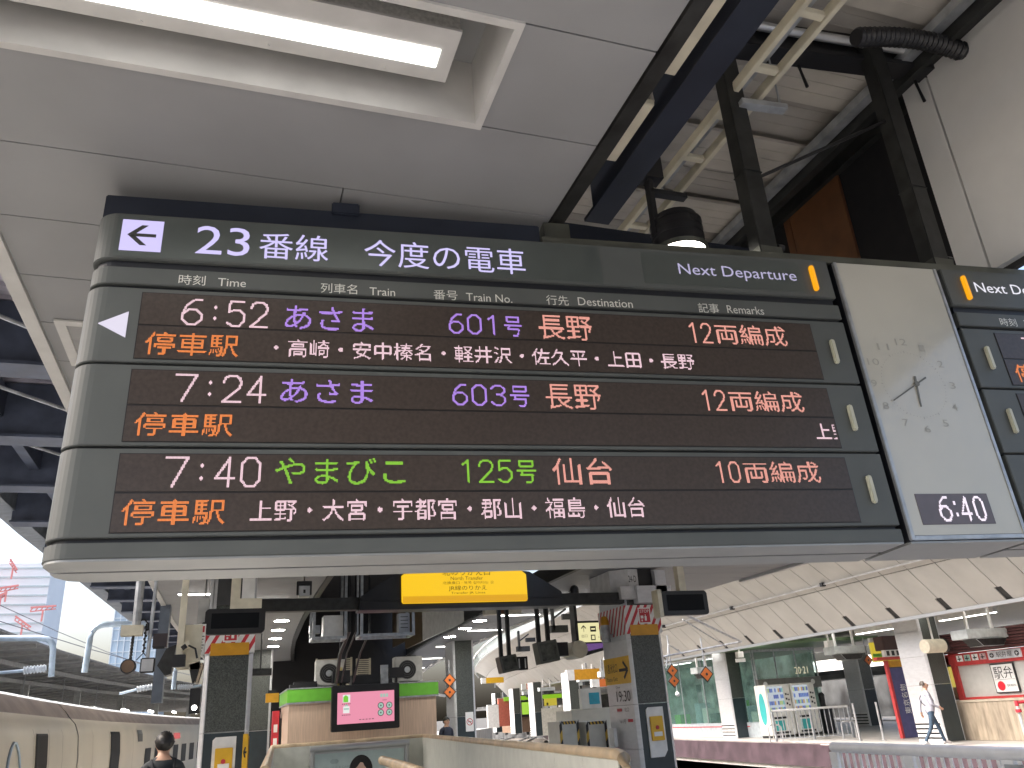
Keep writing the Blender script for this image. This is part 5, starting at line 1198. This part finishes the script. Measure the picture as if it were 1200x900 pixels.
rt = thing('outer_roof', 'dark navy steel roof with beams high over the left track', 'roof', (-3, 10, 6))
def orx(Y): return -4.62+max(0, Y-18)*.05+ (max(0, 12-Y)*.0)
b = MB().m(slate_roof)
RYS = [-6, 0, 4, 8, 12, 16, 20, 25, 30, 36, 44, 54, 66]
for y0, y1 in zip(RYS[:-1], RYS[1:]): b.prism([(orx(y0)+.25, y0, 6.7), (2.0, y0, 6.7), (2.0, y1, 6.7), (orx(y1)+.25, y1, 6.7)], (0, 0, .06))
for y in range(-5, 60):
    for q in (0, .33, .66): b.box(orx(y)+.3, -.2, y+q, y+q+.12, 6.64, 6.695)
b.build('sheeting', rt)
b = MB().m(mat('roof_fascia', (.19, .21, .23), .45, .3, var=.2))
for y0, y1 in zip(RYS[:-1], RYS[1:]): b.prism([(orx(y0), y0, 5.95), (orx(y0)+.35, y0, 6.0), (orx(y0)+.35, y0, 6.68), (orx(y0), y0, 6.68)], (orx(y1)-orx(y0), y1-y0, 0))
b.build('fascia', rt)
b = MB().m(navy_roof)
for k in range(22):
    y = -3.5+k*2.7
    b.box(orx(y)+.36, -.6, y, y+.16, 5.75, 6.62); b.box(orx(y)+.36, -.6, y-.14, y+.30, 5.74, 5.78)
for x in (-3.4, -2.3):
    for y0, y1 in zip(RYS[:-1], RYS[1:]): b.beam((x+cv(y0)*.5, y0, 6.3), (x+cv(y1)*.5, y1, 6.3), .16, .45)
b.build('beams', rt)
b = MB().m(galv_m)
for k in range(12):
    y = -2.2+k*2.7; b.tube([(-4.1, y, 6.35), (-1.6, y+1.3, 5.9)], .025, 6); b.tube([(-4.1, y+1.8, 6.0), (-1.5, y+1.8, 6.2)], .03, 6)
b.build('braces', rt)
q0 = onY(187, 720, 17); q1 = onY(199, 720, 17); b = MB().m(mat('post_slate', (.10, .12, .15), .5)).box(q0.x, q1.x, 17.0, 17.4, 2.2, 6.6); b.build('roof_post', rt)
b = MB().m(dark_steel).prism([onY(*q_, 15.0) for q_ in ((184, 780), (195, 760), (207, 755), (200, 790), (193, 792))], (0, .4, 0)); tag(b.build('gusset'), 'dark slanted steel plate beside the cream pole at left', 'plate')
# white diagonal panel on the ceiling seen past the board end
h0 = onZ(69, 375, CZ-.01); h1 = onZ(88, 428, CZ-.01)
b = MB().m(trim_m).box(h0.x-.03, h0.x+.03, h0.y, h1.y, CZ-.016, CZ-.004); b.box(h0.x+.03, h0.x+.6, h0.y, h0.y+.06, CZ-.016, CZ-.004); b.m(mat('hatch', (.30, .30, .30), .5)).box(h0.x+.03, h0.x+.6, h0.y+.06, h1.y, CZ-.008, CZ-.003); tag(b.build('ceiling_hatch'), 'small ceiling hatch with a white edge just left of the board', 'hatch')

oc = thing('platform_canopy', 'grey ribbed canopy roof of the platform beyond the train', 'canopy', (-10, 30, 4.5))
b = MB().m(grey_roof)
CYS = [6, 14, 20, 26, 32, 40, 50, 62, 76, 92]
for y0, y1 in zip(CYS[:-1], CYS[1:]):
    a, c = cv(y0), cv(y1); b.prism([(-6.0+a, y0, 4.5), (-6.0+a, y0, 4.56), (-18+a, y0, 3.9), (-18+a, y0, 3.84)], (c-a, y1-y0, 0))
b.build('sheeting', oc)
b = MB().m(mat('rib_light', (.36, .36, .35), .5))
for k in range(40): y = 8+k*1.9; a = cv(y); b.prism([(-6.02+a, y, 4.40), (-6.02+a, y, 4.50), (-17+a, y, 3.92), (-17+a, y, 3.82)], (0, .12, 0))
for x in (-7.5, -9.5):
    for y0, y1 in zip(CYS[:-1], CYS[1:]): b.beam((x+cv(y0), y0, 4.28+(x+6)*.05), (x+cv(y1), y1, 4.28+(x+6)*.05), .08, .14)
b.build('ribs', oc)
b = MB().m(mat('canopy_post', (.40, .40, .38), .5))
for k in range(9): y = 14+k*7; b.box(-10.2+cv(y), -9.9+cv(y), y, y+.3, 0, 4.3)
b.build('posts', oc)
b = MB().m(mat('back_dark', (.09, .085, .08), .7, var=.5, scale=1.2)).box(-15, -14.8, 8, 92, 0, 3.5); b.build('rear_screen', oc)
for k in range(11):
    y = 16+k*5; x = -8.4+cv(y); b = MB().m(STRIP).box(x-.06, x+.06, y, y+3.0, 3.12, 3.2); b.m(white_m).box(x-.08, x+.08, y, y+3.0, 3.2, 3.25); b.m(galv_m).box(x-.015, x+.015, y+1, y+1.03, 3.25, 4.3)
    tag(b.build('tube_light'), 'tube light in the front row under the grey canopy beyond the train', 'tube light', 'front row tube lights beyond the train')
for k in range(7):
    y = 22+k*7; x = -12+cv(y); b = MB().m(STRIP).box(x-.06, x+.06, y, y+3.4, 2.95, 3.02); b.m(white_m).box(x-.08, x+.08, y, y+3.4, 3.02, 3.06)
    tag(b.build('tube_light'), 'tube light in the rear row under the grey canopy beyond the train', 'tube light', 'rear row tube lights beyond the train')
b = MB().m(mat('blue_sign', (.05, .07, .35), .5)).box(-7.2, -5.2, 48, 48.1, 2.75, 3.05); b.m(paint_w).box(-7.0, -6.0, 47.98, 48, 2.86, 2.95); tag(b.build('hanging_sign'), 'blue hanging sign under the grey canopy beyond the train', 'sign')

# catenary arms
def arm(label, pa, pb, pc, D, ins):
    t = thing('catenary_arm', label, 'catenary arm', onY(*pa, D), group='pale blue catenary arms over the left track')
    A, B, C_ = onY(*pa, D), onY(*pb, D), onY(*pc, D)
    b = MB().m(pipe_blue); k = (B-A).normalized(); mvec = (C_-B).normalized(); r_ = min(.35, (B-A).length*.3, (C_-B).length*.3)
    pts = [A, B-k*r_]+[(B-k*r_).lerp(B, s).lerp(B.lerp(B+mvec*r_, s), s) for s in (.25, .5, .75)]+[B+mvec*r_, C_]
    b.tube(pts, .075, 10); b.build('pipe', t, smooth=True)
    if ins:
        P_, Q_ = onY(*ins[0], D), onY(*ins[1], D); b = MB().m(mat('insulator', (.62, .68, .74), .3)); L = 14
        for q in range(L): u = P_.lerp(Q_, q/L); v = P_.lerp(Q_, (q+.55)/L); b.cyl(u, v, .10 if q % 2 else .075, 10)
        b.m(pipe_blue).tube([Q_, onY(*ins[2], D)], .04, 8); b.build('insulator', t)
    return t
arm('pale blue bent catenary arm at the far left over the train roof', (60, 793), (63, 748), (-30, 748), 24, ((54, 783), (27, 786), (-20, 790)))
arm('pale blue bent catenary arm left of the skyscraper with a long horizontal pipe', (99, 788), (108, 732), (172, 731), 24, None)
arm('third pale blue catenary arm, short, beside the hung floodlight', (186, 812), (189, 785), (168, 780), 30, ((183, 804), (160, 808), (140, 813)))
arm('fourth pale blue catenary arm, beside the left granite column', (203, 808), (206, 780), (230, 772), 32, ((208, 805), (226, 805), (236, 803)))
for i, (pa, pb, D) in enumerate((((-20, 722), (240, 795), 40), ((-20, 738), (240, 812), 40), ((-20, 700), (170, 780), 45))):
    A, B = onY(*pa, D), onY(*pb, D+30); b = MB().m(mat('wire', (.10, .10, .11), .5)).tube([A, A.lerp(B, .33)-Z*.15, A.lerp(B, .66)-Z*.15, B], .022, 5)
    tag(b.build('overhead_wire', smooth=True), ['upper overhead wire over the left track', 'lower overhead wire just above the grey canopy', 'overhead wire crossing the far red and white building'][i], 'wire')

# gear hanging in front of the left column
def pole_gear(px_, D, r_, ztop, zbot, m_, label, name='hanging_pole', box=None):
    x = px_; b = MB().m(m_).tube([(x, D, zbot), (x, D, ztop)], r_, 10); return tag(b.build(name, smooth=True), label, 'pole')
HY = 11.0
t = thing('floodlight', 'square floodlight hung from a thin pole left of the granite column', 'floodlight', (-.88, HY, 2.35))
b = MB().m(galv_m).tube([(-.90, HY, 2.5), (-.88, HY, CZ+.0)], .022, 8); b.build('pole', t)
b = MB().m(black_m).box(-.97, -.81, HY-.05, HY+.05, 2.33, 2.50); b.build('housing', t, bevel=.01); b = MB().m(mat('lens_grey', (.45, .46, .48), .2)).box(-.955, -.825, HY-.055, HY-.05, 2.345, 2.485); b.build('lens', t)
t = thing('signal_lamp', 'round amber lamp hung on a chain under a grey cross box at left', 'lamp', (-1.09, HY, 2.35))
b = MB().m(galv_m).tube([(-1.06, HY, 2.78), (-1.07, HY, 3.6)], .05, 10); b.m(cream_m).box(-1.22, -.98, HY-.08, HY+.08, 2.76, 2.88); b.build('cross_box', t)
b = MB().m(dark_steel).tube([(-1.08, HY, 2.76), (-1.09, HY, 2.46)], .015, 8)
for k in range(7): b.ball((-1.085, HY, 2.72-k*.036), .02, n=8, m=5)
b.build('chain', t); b = MB().m(black_m).cyl((-1.10, HY-.05, 2.41), (-1.10, HY+.06, 2.41), .085, 18); b.m(mat('amber_lens', (.16, .10, .06), .25)).disc((-1.10, HY-.052, 2.41), .07, n=18); b.build('lamp_head', t)
b = MB().m(dark_steel)
for k in range(9): b.ball((-.955+.012*(k % 2), HY, 2.86-k*.035), .017, n=6, m=4)
b.tube([(-.95, HY, 2.9), (-.95, HY, 2.55)], .008, 6); b.tube([(-.95, HY, 2.56), (-1.02, HY, 2.48)], .006, 5); b.tube([(-.95, HY, 2.56), (-.88, HY, 2.48)], .006, 5)
b.tube([(-1.07, HY, 2.92), (-.98, HY, 2.95), (-.93, HY, 2.90), (-.92, HY, 2.82)], .010, 6); tag(b.build('insulator_chain'), 'dark beaded chain hanging between the round lamp and the floodlight', 'chain')
b = MB().m(mat('dark_plum', (.04, .03, .034), .5)).box(-.86, -.70, HY, HY+.1, 2.62, 2.78); b.m(dark_steel).box(-.85, -.72, HY-.004, HY, 2.60, 2.63); tag(b.build('black_panel'), 'small black panel behind the floodlight pole', 'panel')
t = thing('cream_board', 'cream board on a cream pole beside the left granite column', 'board', (-.55, 10.9, 2.4))
b = MB().m(cream_m).box(-.56, -.30, 10.9, 10.93, 2.34, 2.86); b.build('board', t)
b = MB().m(cream_m).box(-.575, -.50, 10.8, 10.88, 2.36, CZ); b.build('pole', t)
b = MB().m(black_m).box(-.60, -.46, 10.68, 10.80, 2.36, 2.50); b.build('black_box', t, bevel=.006)
b = MB().m(cream_m).prism([(-.55, 10.7, 2.60), (-.44, 10.7, 2.66), (-.42, 10.7, 2.58), (-.52, 10.7, 2.54)], (0, .08, 0)); b.m(black_m).cyl((-.50, 10.68, 2.60), (-.47, 10.68, 2.56), .03, 10); b.tube([(-.44, 10.7, 2.6), (-.36, 10.7, 2.56), (-.33, 10.7, 2.45)], .012, 6); b.build('camera_head', t)
t = thing('notice_board', 'small white notice with a red top hung beside the left monitor', 'notice', (-.34, 11.2, 2.6))
b = MB().m(paint_w).box(-.42, -.27, 11.2, 11.22, 2.53, 2.90); b.build('sheet', t); b = MB().m(red_m).box(-.405, -.285, 11.195, 11.2, 2.80, 2.875); b.m(paint_w).box(-.38, -.35, 11.193, 11.195, 2.81, 2.86); b.m(ink_m)
for k in range(6): b.box(-.40, -.30+.01*(k % 3), 11.195, 11.2, 2.57+k*.035, 2.58+k*.035)
b.build('print', t)
b = MB().m(mat('speaker_dark', (.02, .02, .02), .5)).prism([(-.43, 10.9, 2.40), (-.30, 10.9, 2.44), (-.28, 10.9, 2.28), (-.37, 10.9, 2.18)], (0, .25, 0)); b.m(mat('speaker_tan', (.45, .36, .26), .5)).prism([(-.34, 10.88, 2.19), (-.30, 10.88, 2.18), (-.25, 10.88, 2.40), (-.29, 10.88, 2.42)], (0, .25, 0)); tag(b.build('tilted_speaker', bevel=.008), 'tilted black and tan speaker by the left granite column', 'speaker')
b = MB().m(mat('speaker_shell', (.40, .40, .38), .5)).box(-.40, -.26, 11.6, 11.8, 2.95, 3.28); b.m(galv_m).box(-.33, -.31, 11.7, 11.72, 3.28, CZ); b.m(black_m).ball((-.31, 11.6, 2.94), .03); tag(b.build('cabinet_speaker', bevel=.01), 'grey cabinet hung just left of the blank monitor', 'cabinet')
b = MB().m(dark_steel).box(-.92+.25, -.87+.25, 12.6, 12.66, 2.6, CZ); tag(b.build('conduit'), 'dark conduit hanging behind the cream pole', 'conduit')
p = onY(229, 819, 20); b = MB().m(black_m).box(p.x-.12, p.x+.1, 20, 20.15, p.z-.30, p.z+.22); b.m(STRIP).disc((p.x-.01, 19.995, p.z-.18), .055, n=14); b.m(galv_m).box(p.x+.12, p.x+.17, 20, 20.1, 0, p.z+.9); tag(b.build('signal_lamp'), 'small black signal with one white light just left of the granite column', 'signal')
# low things between the left column and the kiosk
t = thing('shop_sign', 'amber hanging sign between the left column and the kiosk', 'sign', (.9, 24, 2.2))
p = onY(319, 818, 24); b = MB().m(amber_m).box(p.x-.17, p.x+.17, 24, 24.1, p.z-.11, p.z+.12); b.m(black_m).box(p.x-.12, p.x+.1, 24, 24.1, p.z+.12, p.z+.2); b.build('plate', t)
p = onY(326, 850, 25); b = MB().m(red_m).box(p.x-.16, p.x+.02, 25, 25.4, 0, 2.1); b.m(black_m).box(p.x+.04, p.x+.4, 25, 25.5, 0, 1.9); b.m(paint_w).box(p.x+.1, p.x+.28, 24.99, 25, 1.45, 1.8)
for k in range(4): b.box(p.x-.12, p.x-.02, 24.99, 25, .5+.35*k, .7+.35*k)
tag(b.build('advert_stand'), 'red and black advert stand left of the kiosk wall', 'stand')
p = onY(305, 860, 30); b = MB().m(mat('bin_grey', (.36, .38, .38), .4)).box(p.x-.3, p.x+.3, 30, 30.5, 0, 1.3); b.m(paint_w).box(p.x-.1, p.x+.1, 29.99, 30, .9, 1.2); tag(b.build('info_panel'), 'grey information panel behind the left granite column', 'panel')
p = onY(305, 786, 20); b = MB().m(dark_steel).tube([(p.x, 20, CZ), (p.x, 20, p.z)], .02, 8); b.box(p.x-.3, p.x+.25, 20, 20.2, p.z-.1, p.z+.05); b.m(LAMPW).disc((p.x-.33, 19.99, p.z-.02), .05, n=10); b.m(galv_m).box(p.x-.45, p.x-.2, 20.02, 20.1, p.z-.2, p.z-.1); tag(b.build('camera_cluster'), 'cluster of small cameras hanging right of the left granite column', 'camera')

# ---- towers beyond the roofs
tw = thing('tower', 'pale blue glass tower standing beyond the grey canopy at left', 'building', (-25, 260, 0))
A = onY(128, 775, 260); B = onY(187, 775, 260); T_ = onY(140, 712, 260)
b = MB().m(mat('tower_glass', (.50, .62, .72), .15, var=.15, scale=.08)).box(A.x, B.x, 260, 300, -1.7, T_.z); b.build('wall', tw)
b = MB().m(mat('tower_frame', (.66, .72, .76), .5))
for k in range(9): x = A.x+(B.x-A.x)*k/8; b.box(x-.12, x+.12, 259.8, 260, 0, T_.z)
for k in range(12): z = T_.z*k/12; b.box(A.x, B.x, 259.85, 260, z, z+.25)
b.build('mullions', tw)
tw = thing('tower', 'white high rise under construction with red crane arms at far left', 'building', (-70, 330, 0))
A = onY(-10, 760, 330); B = onY(46, 760, 330); T_ = onY(30, 660, 330)
b = MB().m(mat('tower_white', (.74, .76, .78), .6, var=.05, scale=.05)).box(A.x-20, B.x, 330, 360, -1.7, T_.z); b.build('wall', tw)
b = MB().m(mat('tower_lines', (.50, .58, .60), .5))
for k in range(16): z = T_.z-2-k*3.2; b.box(A.x-20, B.x-.2, 329.8, 330, z, z+.55)
b.build('floor_lines', tw)
cm = mat('crane_red', (.72, .26, .24), .5)
for i, (pa, pb) in enumerate((((-5, 690), (22, 686)), ((36, 712), (66, 710)), ((12, 655), (20, 668)), ((-5, 700), (8, 694)), ((18, 722), (36, 735)))):
    A, B = onY(*pa, 325), onY(*pb, 325); b = MB().m(cm).beam(A, B, .6, .6); b.beam(A-Z*1.4, B-Z*1.0, .35, .35)
    for k in range(5): b.beam(A.lerp(B, k/5)-Z*1.2, A.lerp(B, (k+.5)/5), .35, .35)
    b.beam(A.lerp(B, .5)-Z*1, Vector((A.lerp(B, .5).x, 325, -1.7)) if i > 90 else A.lerp(B, .5)-Z*5, .5, .5)
    tag(b.build('crane'), ['longest red crane arm crossing the white high rise', 'red crane arm right of the white high rise', 'small red crane at the top of the white high rise', 'red crane stub at the very left photo edge', 'lowest red crane arm, sloping, on the white high rise'][i], 'crane', 'red cranes on the far high rise')

# ================================================================== GUARD RAIL AT THE LOWER RIGHT
fr = thing('guard_rail', 'broad stainless guard rail in the lower right foreground', 'railing', (5.9, 6, 0))
A = onZ(976, 872.5, 1.1); A.z = 0; Bp = Vector((A.x-.42, 3.0, 0))
rail_m = mat('rail_silver', (.74, .75, .76), .35, .2, var=.06)
b = MB().m(rail_m).tube([A+Z*1.075, Bp+Z*1.075], .05, 14); b.build('top_rail', fr, smooth=True)
b = MB().m(rail_m); n = 44
for k in range(n+1):
    q = A.lerp(Bp, k/n); w_ = .055 if k % 11 == 0 else .016
    b.box(q.x-w_*.4, q.x+w_*.4, q.y-w_, q.y+w_, .08 if k % 11 else 0, 1.03)
b.build('balusters', fr)
b = MB().m(galv_m).beam(A+Z*.08, Bp+Z*.08, .04, .04); q = A.lerp(Bp, .53); b.box(q.x-.01, q.x+.01, q.y-.13, q.y+.17, .3, 1.0); b.m(red_m).text('お願い', Vector((q.x-.012, q.y+.07, .88)), -Y, Z, 0, 0, .14, .05); b.build('notice_plate', fr)

# ================================================================== PEOPLE
def person(label, loc, yaw, pose, cols, height=1.72, hair=True, extra=None, bald=False):
    """one continuous skinned body; pose overrides joint positions (facing -Y before yaw)"""
    J = dict(pelvis=(0, 0, .94), waist=(0, .01, 1.10), chest=(0, .015, 1.30), collar=(0, .02, 1.44), neck=(0, .0, 1.52), jaw=(0, -.035, 1.575), face=(0, -.02, 1.64), crown=(0, .005, 1.70),
             hipL=(.10, 0, .90), kneeL=(.11, -.02, .50), ankL=(.11, .02, .09), toeL=(.12, -.15, .035), heelL=(.11, .06, .035),
             hipR=(-.10, 0, .90), kneeR=(-.11, -.02, .50), ankR=(-.11, .02, .09), toeR=(-.12, -.15, .035), heelR=(-.11, .06, .035),
             shL=(.19, .02, 1.40), elL=(.24, .04, 1.12), wrL=(.25, -.04, .88), haL=(.25, -.06, .80),
             shR=(-.19, .02, 1.40), elR=(-.24, .04, 1.12), wrR=(-.25, -.04, .88), haR=(-.25, -.06, .80))
    J.update(pose)
    rad = dict(pelvis=.145, waist=.135, chest=.150, collar=.085, neck=.055, jaw=.070, face=.092, crown=.062, hip=.092, knee=.060, ank=.042, toe=.036, heel=.036, sh=.062, el=.045, wr=.032, ha=.034)
    E_ = [('pelvis', 'waist'), ('waist', 'chest'), ('chest', 'collar'), ('collar', 'neck'), ('neck', 'jaw'), ('jaw', 'face'), ('face', 'crown')]
    for s in 'LR': E_ += [('pelvis', 'hip'+s), ('hip'+s, 'knee'+s), ('knee'+s, 'ank'+s), ('ank'+s, 'toe'+s), ('ank'+s, 'heel'+s), ('collar', 'sh'+s), ('sh'+s, 'el'+s), ('el'+s, 'wr'+s), ('wr'+s, 'ha'+s)]
    for s in 'LR':
        w_, h_ = Vector(J['wr'+s]), Vector(J['ha'+s]); d = (h_-w_).normalized(); side = d.cross(Vector((1, 0, 0))).normalized()
        for k in range(4):
            a = h_+d*.01+side*(.024-.016*k); c = a+d*[.05, .062, .058, .045][k]+Vector((-.012 if s == 'L' else .012, 0, 0))
            J['f%d%s' % (k, s)] = tuple(a); J['g%d%s' % (k, s)] = tuple(c); E_ += [('ha'+s, 'f%d%s' % (k, s)), ('f%d%s' % (k, s), 'g%d%s' % (k, s))]
        J['t'+s] = tuple(w_+d*.05+side*.055); E_.append(('wr'+s, 't'+s))
    J['nose'] = tuple(Vector(J['face'])+Vector((0, -.115, -.012))); E_.append(('face', 'nose'))
    for s, q in (('L', 1), ('R', -1)): J['ear'+s] = tuple(Vector(J['face'])+Vector((q*.098, .01, -.005))); E_.append(('face', 'ear'+s))
    names = list(J); idx = {n: i for i, n in enumerate(names)}
    me = bpy.data.meshes.new('person'); me.from_pydata([J[n] for n in names], [(idx[a], idx[c]) for a, c in E_], []); me.update()
    o = bpy.data.objects.new('person', me); COL.objects.link(o)
    md = o.modifiers.new('skin', 'SKIN'); md.use_smooth_shade = True; sd = o.modifiers.new('sub', 'SUBSURF'); sd.levels = 1; sd.render_levels = 1
    lay = me.skin_vertices[0] if me.skin_vertices else None
    if lay is None:
        bm = bmesh.new(); bm.from_mesh(me); bm.verts.layers.skin.verify(); bm.to_mesh(me); bm.free(); lay = me.skin_vertices[0]
    for n in names:
        k = n.rstrip('LR') if n not in rad else n
        r_ = rad.get(n, rad.get(k, None))
        if r_ is None: r_ = .010 if n[0] in 'fgt' else (.014 if n == 'nose' else .016)
        if extra and n in extra: r_ = extra[n]
        lay.data[idx[n]].radius = (r_, r_); lay.data[idx[n]].use_root = (n == 'pelvis')
    dg = bpy.context.evaluated_depsgraph_get(); nm = bpy.data.meshes.new_from_object(o.evaluated_get(dg))
    o.modifiers.clear(); o.data = nm
    top, leg, shoe, skin = cols
    for m_ in (top, leg, shoe, skin): nm.materials.append(m_)
    def zone(a, c):
        s = a+c
        if 'toe' in s or 'heel' in s: return 2
        if 'hip' in s or 'knee' in s or 'ank' in s: return 1
        if 'neck' in s or 'jaw' in s or 'face' in s or 'crown' in s or 'nose' in s or 'ear' in s: return 3
        if a.startswith('wr') or a.startswith('ha') or c.startswith('g') or a.startswith('f'): return 3
        return 0
    segs = [(Vector(J[a]), Vector(J[c]), zone(a, c)) for a, c in E_]
    for p in nm.polygons:
        best = 9; zz = 0
        for a, c, z_ in segs:
            ab = c-a; t = max(0, min(1, (p.center-a).dot(ab)/max(1e-9, ab.length_squared))); d = (p.center-(a+ab*t)).length
            if d < best: best = d; zz = z_
        if zz in (0, 1) and abs(p.center.x) < .2 and .7 < p.center.z < 1.4: zz = 0 if p.center.z > .93 else 1
        p.material_index = zz; p.use_smooth = True
    sc = height/1.765
    o.scale = (sc, sc, sc); o.location = loc; o.rotation_euler = (0, 0, yaw)
    tag(o, label, 'person')
    f = Vector(J['face'])
    if hair:
        b = MB().m(hair_m if not bald else mat('grey_hair', (.06, .045, .035), .5, var=.3, scale=40)); nn, mm = 18, 10; base = 0
        c = f+Vector((0, .022, .012)); lim = 2.2
        grid = []
        for j in range(mm+1):
            for i in range(nn):
                th = 2*math.pi*i/nn; back = math.sin(th)
                ph = (j/mm)*(1.2+1.15*max(0, back) + .35*abs(math.cos(th)))
                if bald: ph = .55+(j/mm)*(1.0+.2*back) if back > -.2 else .5+(j/mm)*.05
                k = 1+.05*math.sin(5*th+3*j)+.03*math.sin(11*th-2*j)
                if bald and back < -.2: k = .75
                grid.append((c.x+.103*k*math.sin(ph)*math.cos(th), c.y+.114*k*math.sin(ph)*math.sin(th), c.z+.118*k*math.cos(ph)))
        b.v = grid
        for j in range(mm):
            for i in range(nn): b.f.append((j*nn+i, j*nn+(i+1) % nn, (j+1)*nn+(i+1) % nn, (j+1)*nn+i)); b.mi.append(0)
        h = b.build('hair', None, smooth=True); h.parent = o
    b = MB().m(ink_m)
    for q in (-1, 1): b.ball(f+Vector((q*.034, -.092, .012)), .011, n=8, m=6)
    e = b.build('eyes', None); e.parent = o
    b = MB().m(mat('lips', (.36, .15, .12), .5)).box(f.x-.022, f.x+.022, f.y-.098, f.y-.088, f.z-.062, f.z-.054); e = b.build('mouth', None); e.parent = o
    return o
grey_shirt = mat('pale_shirt', (.36, .36, .42), .8, var=.08, scale=14); jeans = mat('jeans', (.035, .065, .105), .8, var=.25, scale=20); shoe_w = mat('pale_shoe', (.5, .5, .5), .6)
dark_cl = mat('dark_jacket', (.03, .035, .04), .8, var=.25, scale=14); blackcl = mat('black_trousers', (.015, .015, .018), .8); shoe_b = mat('black_shoe', (.015, .015, .015), .5)
walk = dict(hipL=(.10, 0, .90), kneeL=(.10, -.16, .52), ankL=(.10, -.24, .11), toeL=(.10, -.42, .07), heelL=(.10, -.19, .045),
            hipR=(-.10, .0, .90), kneeR=(-.10, .10, .50), ankR=(-.10, .34, .14), toeR=(-.11, .22, .035), heelR=(-.10, .39, .09),
            elL=(.25, .16, 1.14), wrL=(.25, .20, .90), haL=(.25, .17, .82), elR=(-.25, -.02, 1.13), wrR=(-.22, -.20, 1.02), haR=(-.20, -.27, .99), waist=(0, -.02, 1.12))
ml = onY(1099, 871.5, 19.75)
pw = person('balding man in a pale shirt and jeans walking past the silver column', (ml.x, ml.y, 0), R(62), walk, (grey_shirt, jeans, shoe_w, skin_m), 1.74, True, dict(waist=.18, pelvis=.165, chest=.165), bald=True)
b = MB().m(black_m); pts = []
for k in range(13):
    t = k/12; ang = math.pi*t
    pts.append((.15-.30*t, -.155*math.sin(ang)-.02+.02, 1.44-.42*t))
b.tube(pts, .013, 6); b.tube([(p[0], .17*math.sin(math.pi*k/12)+.03, p[2]) for k, p in enumerate(pts)], .013, 6); s_ = b.build('crossbody_strap', None); s_.parent = pw
hd_ = onY(193, 871, 10.6)
pm = person('black haired man in a dark jacket seen from behind on the left platform', (hd_.x, 10.6, hd_.z-1.64*.985), R(180+8), {}, (dark_cl, blackcl, shoe_b, skin_m), 1.735)
b = MB().m(mat('rucksack', (.018, .02, .026), .8, var=.2)); b.bbox(-.15, .15, .13, .30, 1.0, 1.38, .05)
for q in (-1, 1): b.tube([(q*.11, .15, 1.38), (q*.12, .04, 1.475), (q*.12, -.1, 1.42), (q*.13, -.14, 1.2)], .02, 6)
s_ = b.build('rucksack', None, bevel=.02); s_.parent = pm
hc = onY(523, 845, 24.5)
person('person in a navy jacket standing behind the stairwell near the no smoking column', (hc.x, 24.5, hc.z-1.64*.96), R(20), {}, (mat('navy_jacket', (.025, .03, .05), .8), blackcl, shoe_b, skin_m), 1.69)
p = onZ(643, 845, 0); D = 76; p = onY(643, 844.5, D)
pf = person('distant walker in white with a black backpack on the opposite platform', (p.x, D, max(0, p.z-.15)), R(170), walk, (mat('white_shirt', (.72, .72, .72), .8), mat('white_trousers', (.6, .6, .62), .8), shoe_b, skin_m), 1.72)
b = MB().m(black_m).bbox(-.16, .16, .14, .34, .98, 1.42, .05); s_ = b.build('backpack', None, bevel=.02); s_.parent = pf
p = onY(580, 844, 84); person('distant person in black standing at the farthest column', (p.x, 84, max(0, p.z-.2)), R(30), {}, (blackcl, blackcl, shoe_b, skin_m), 1.74)
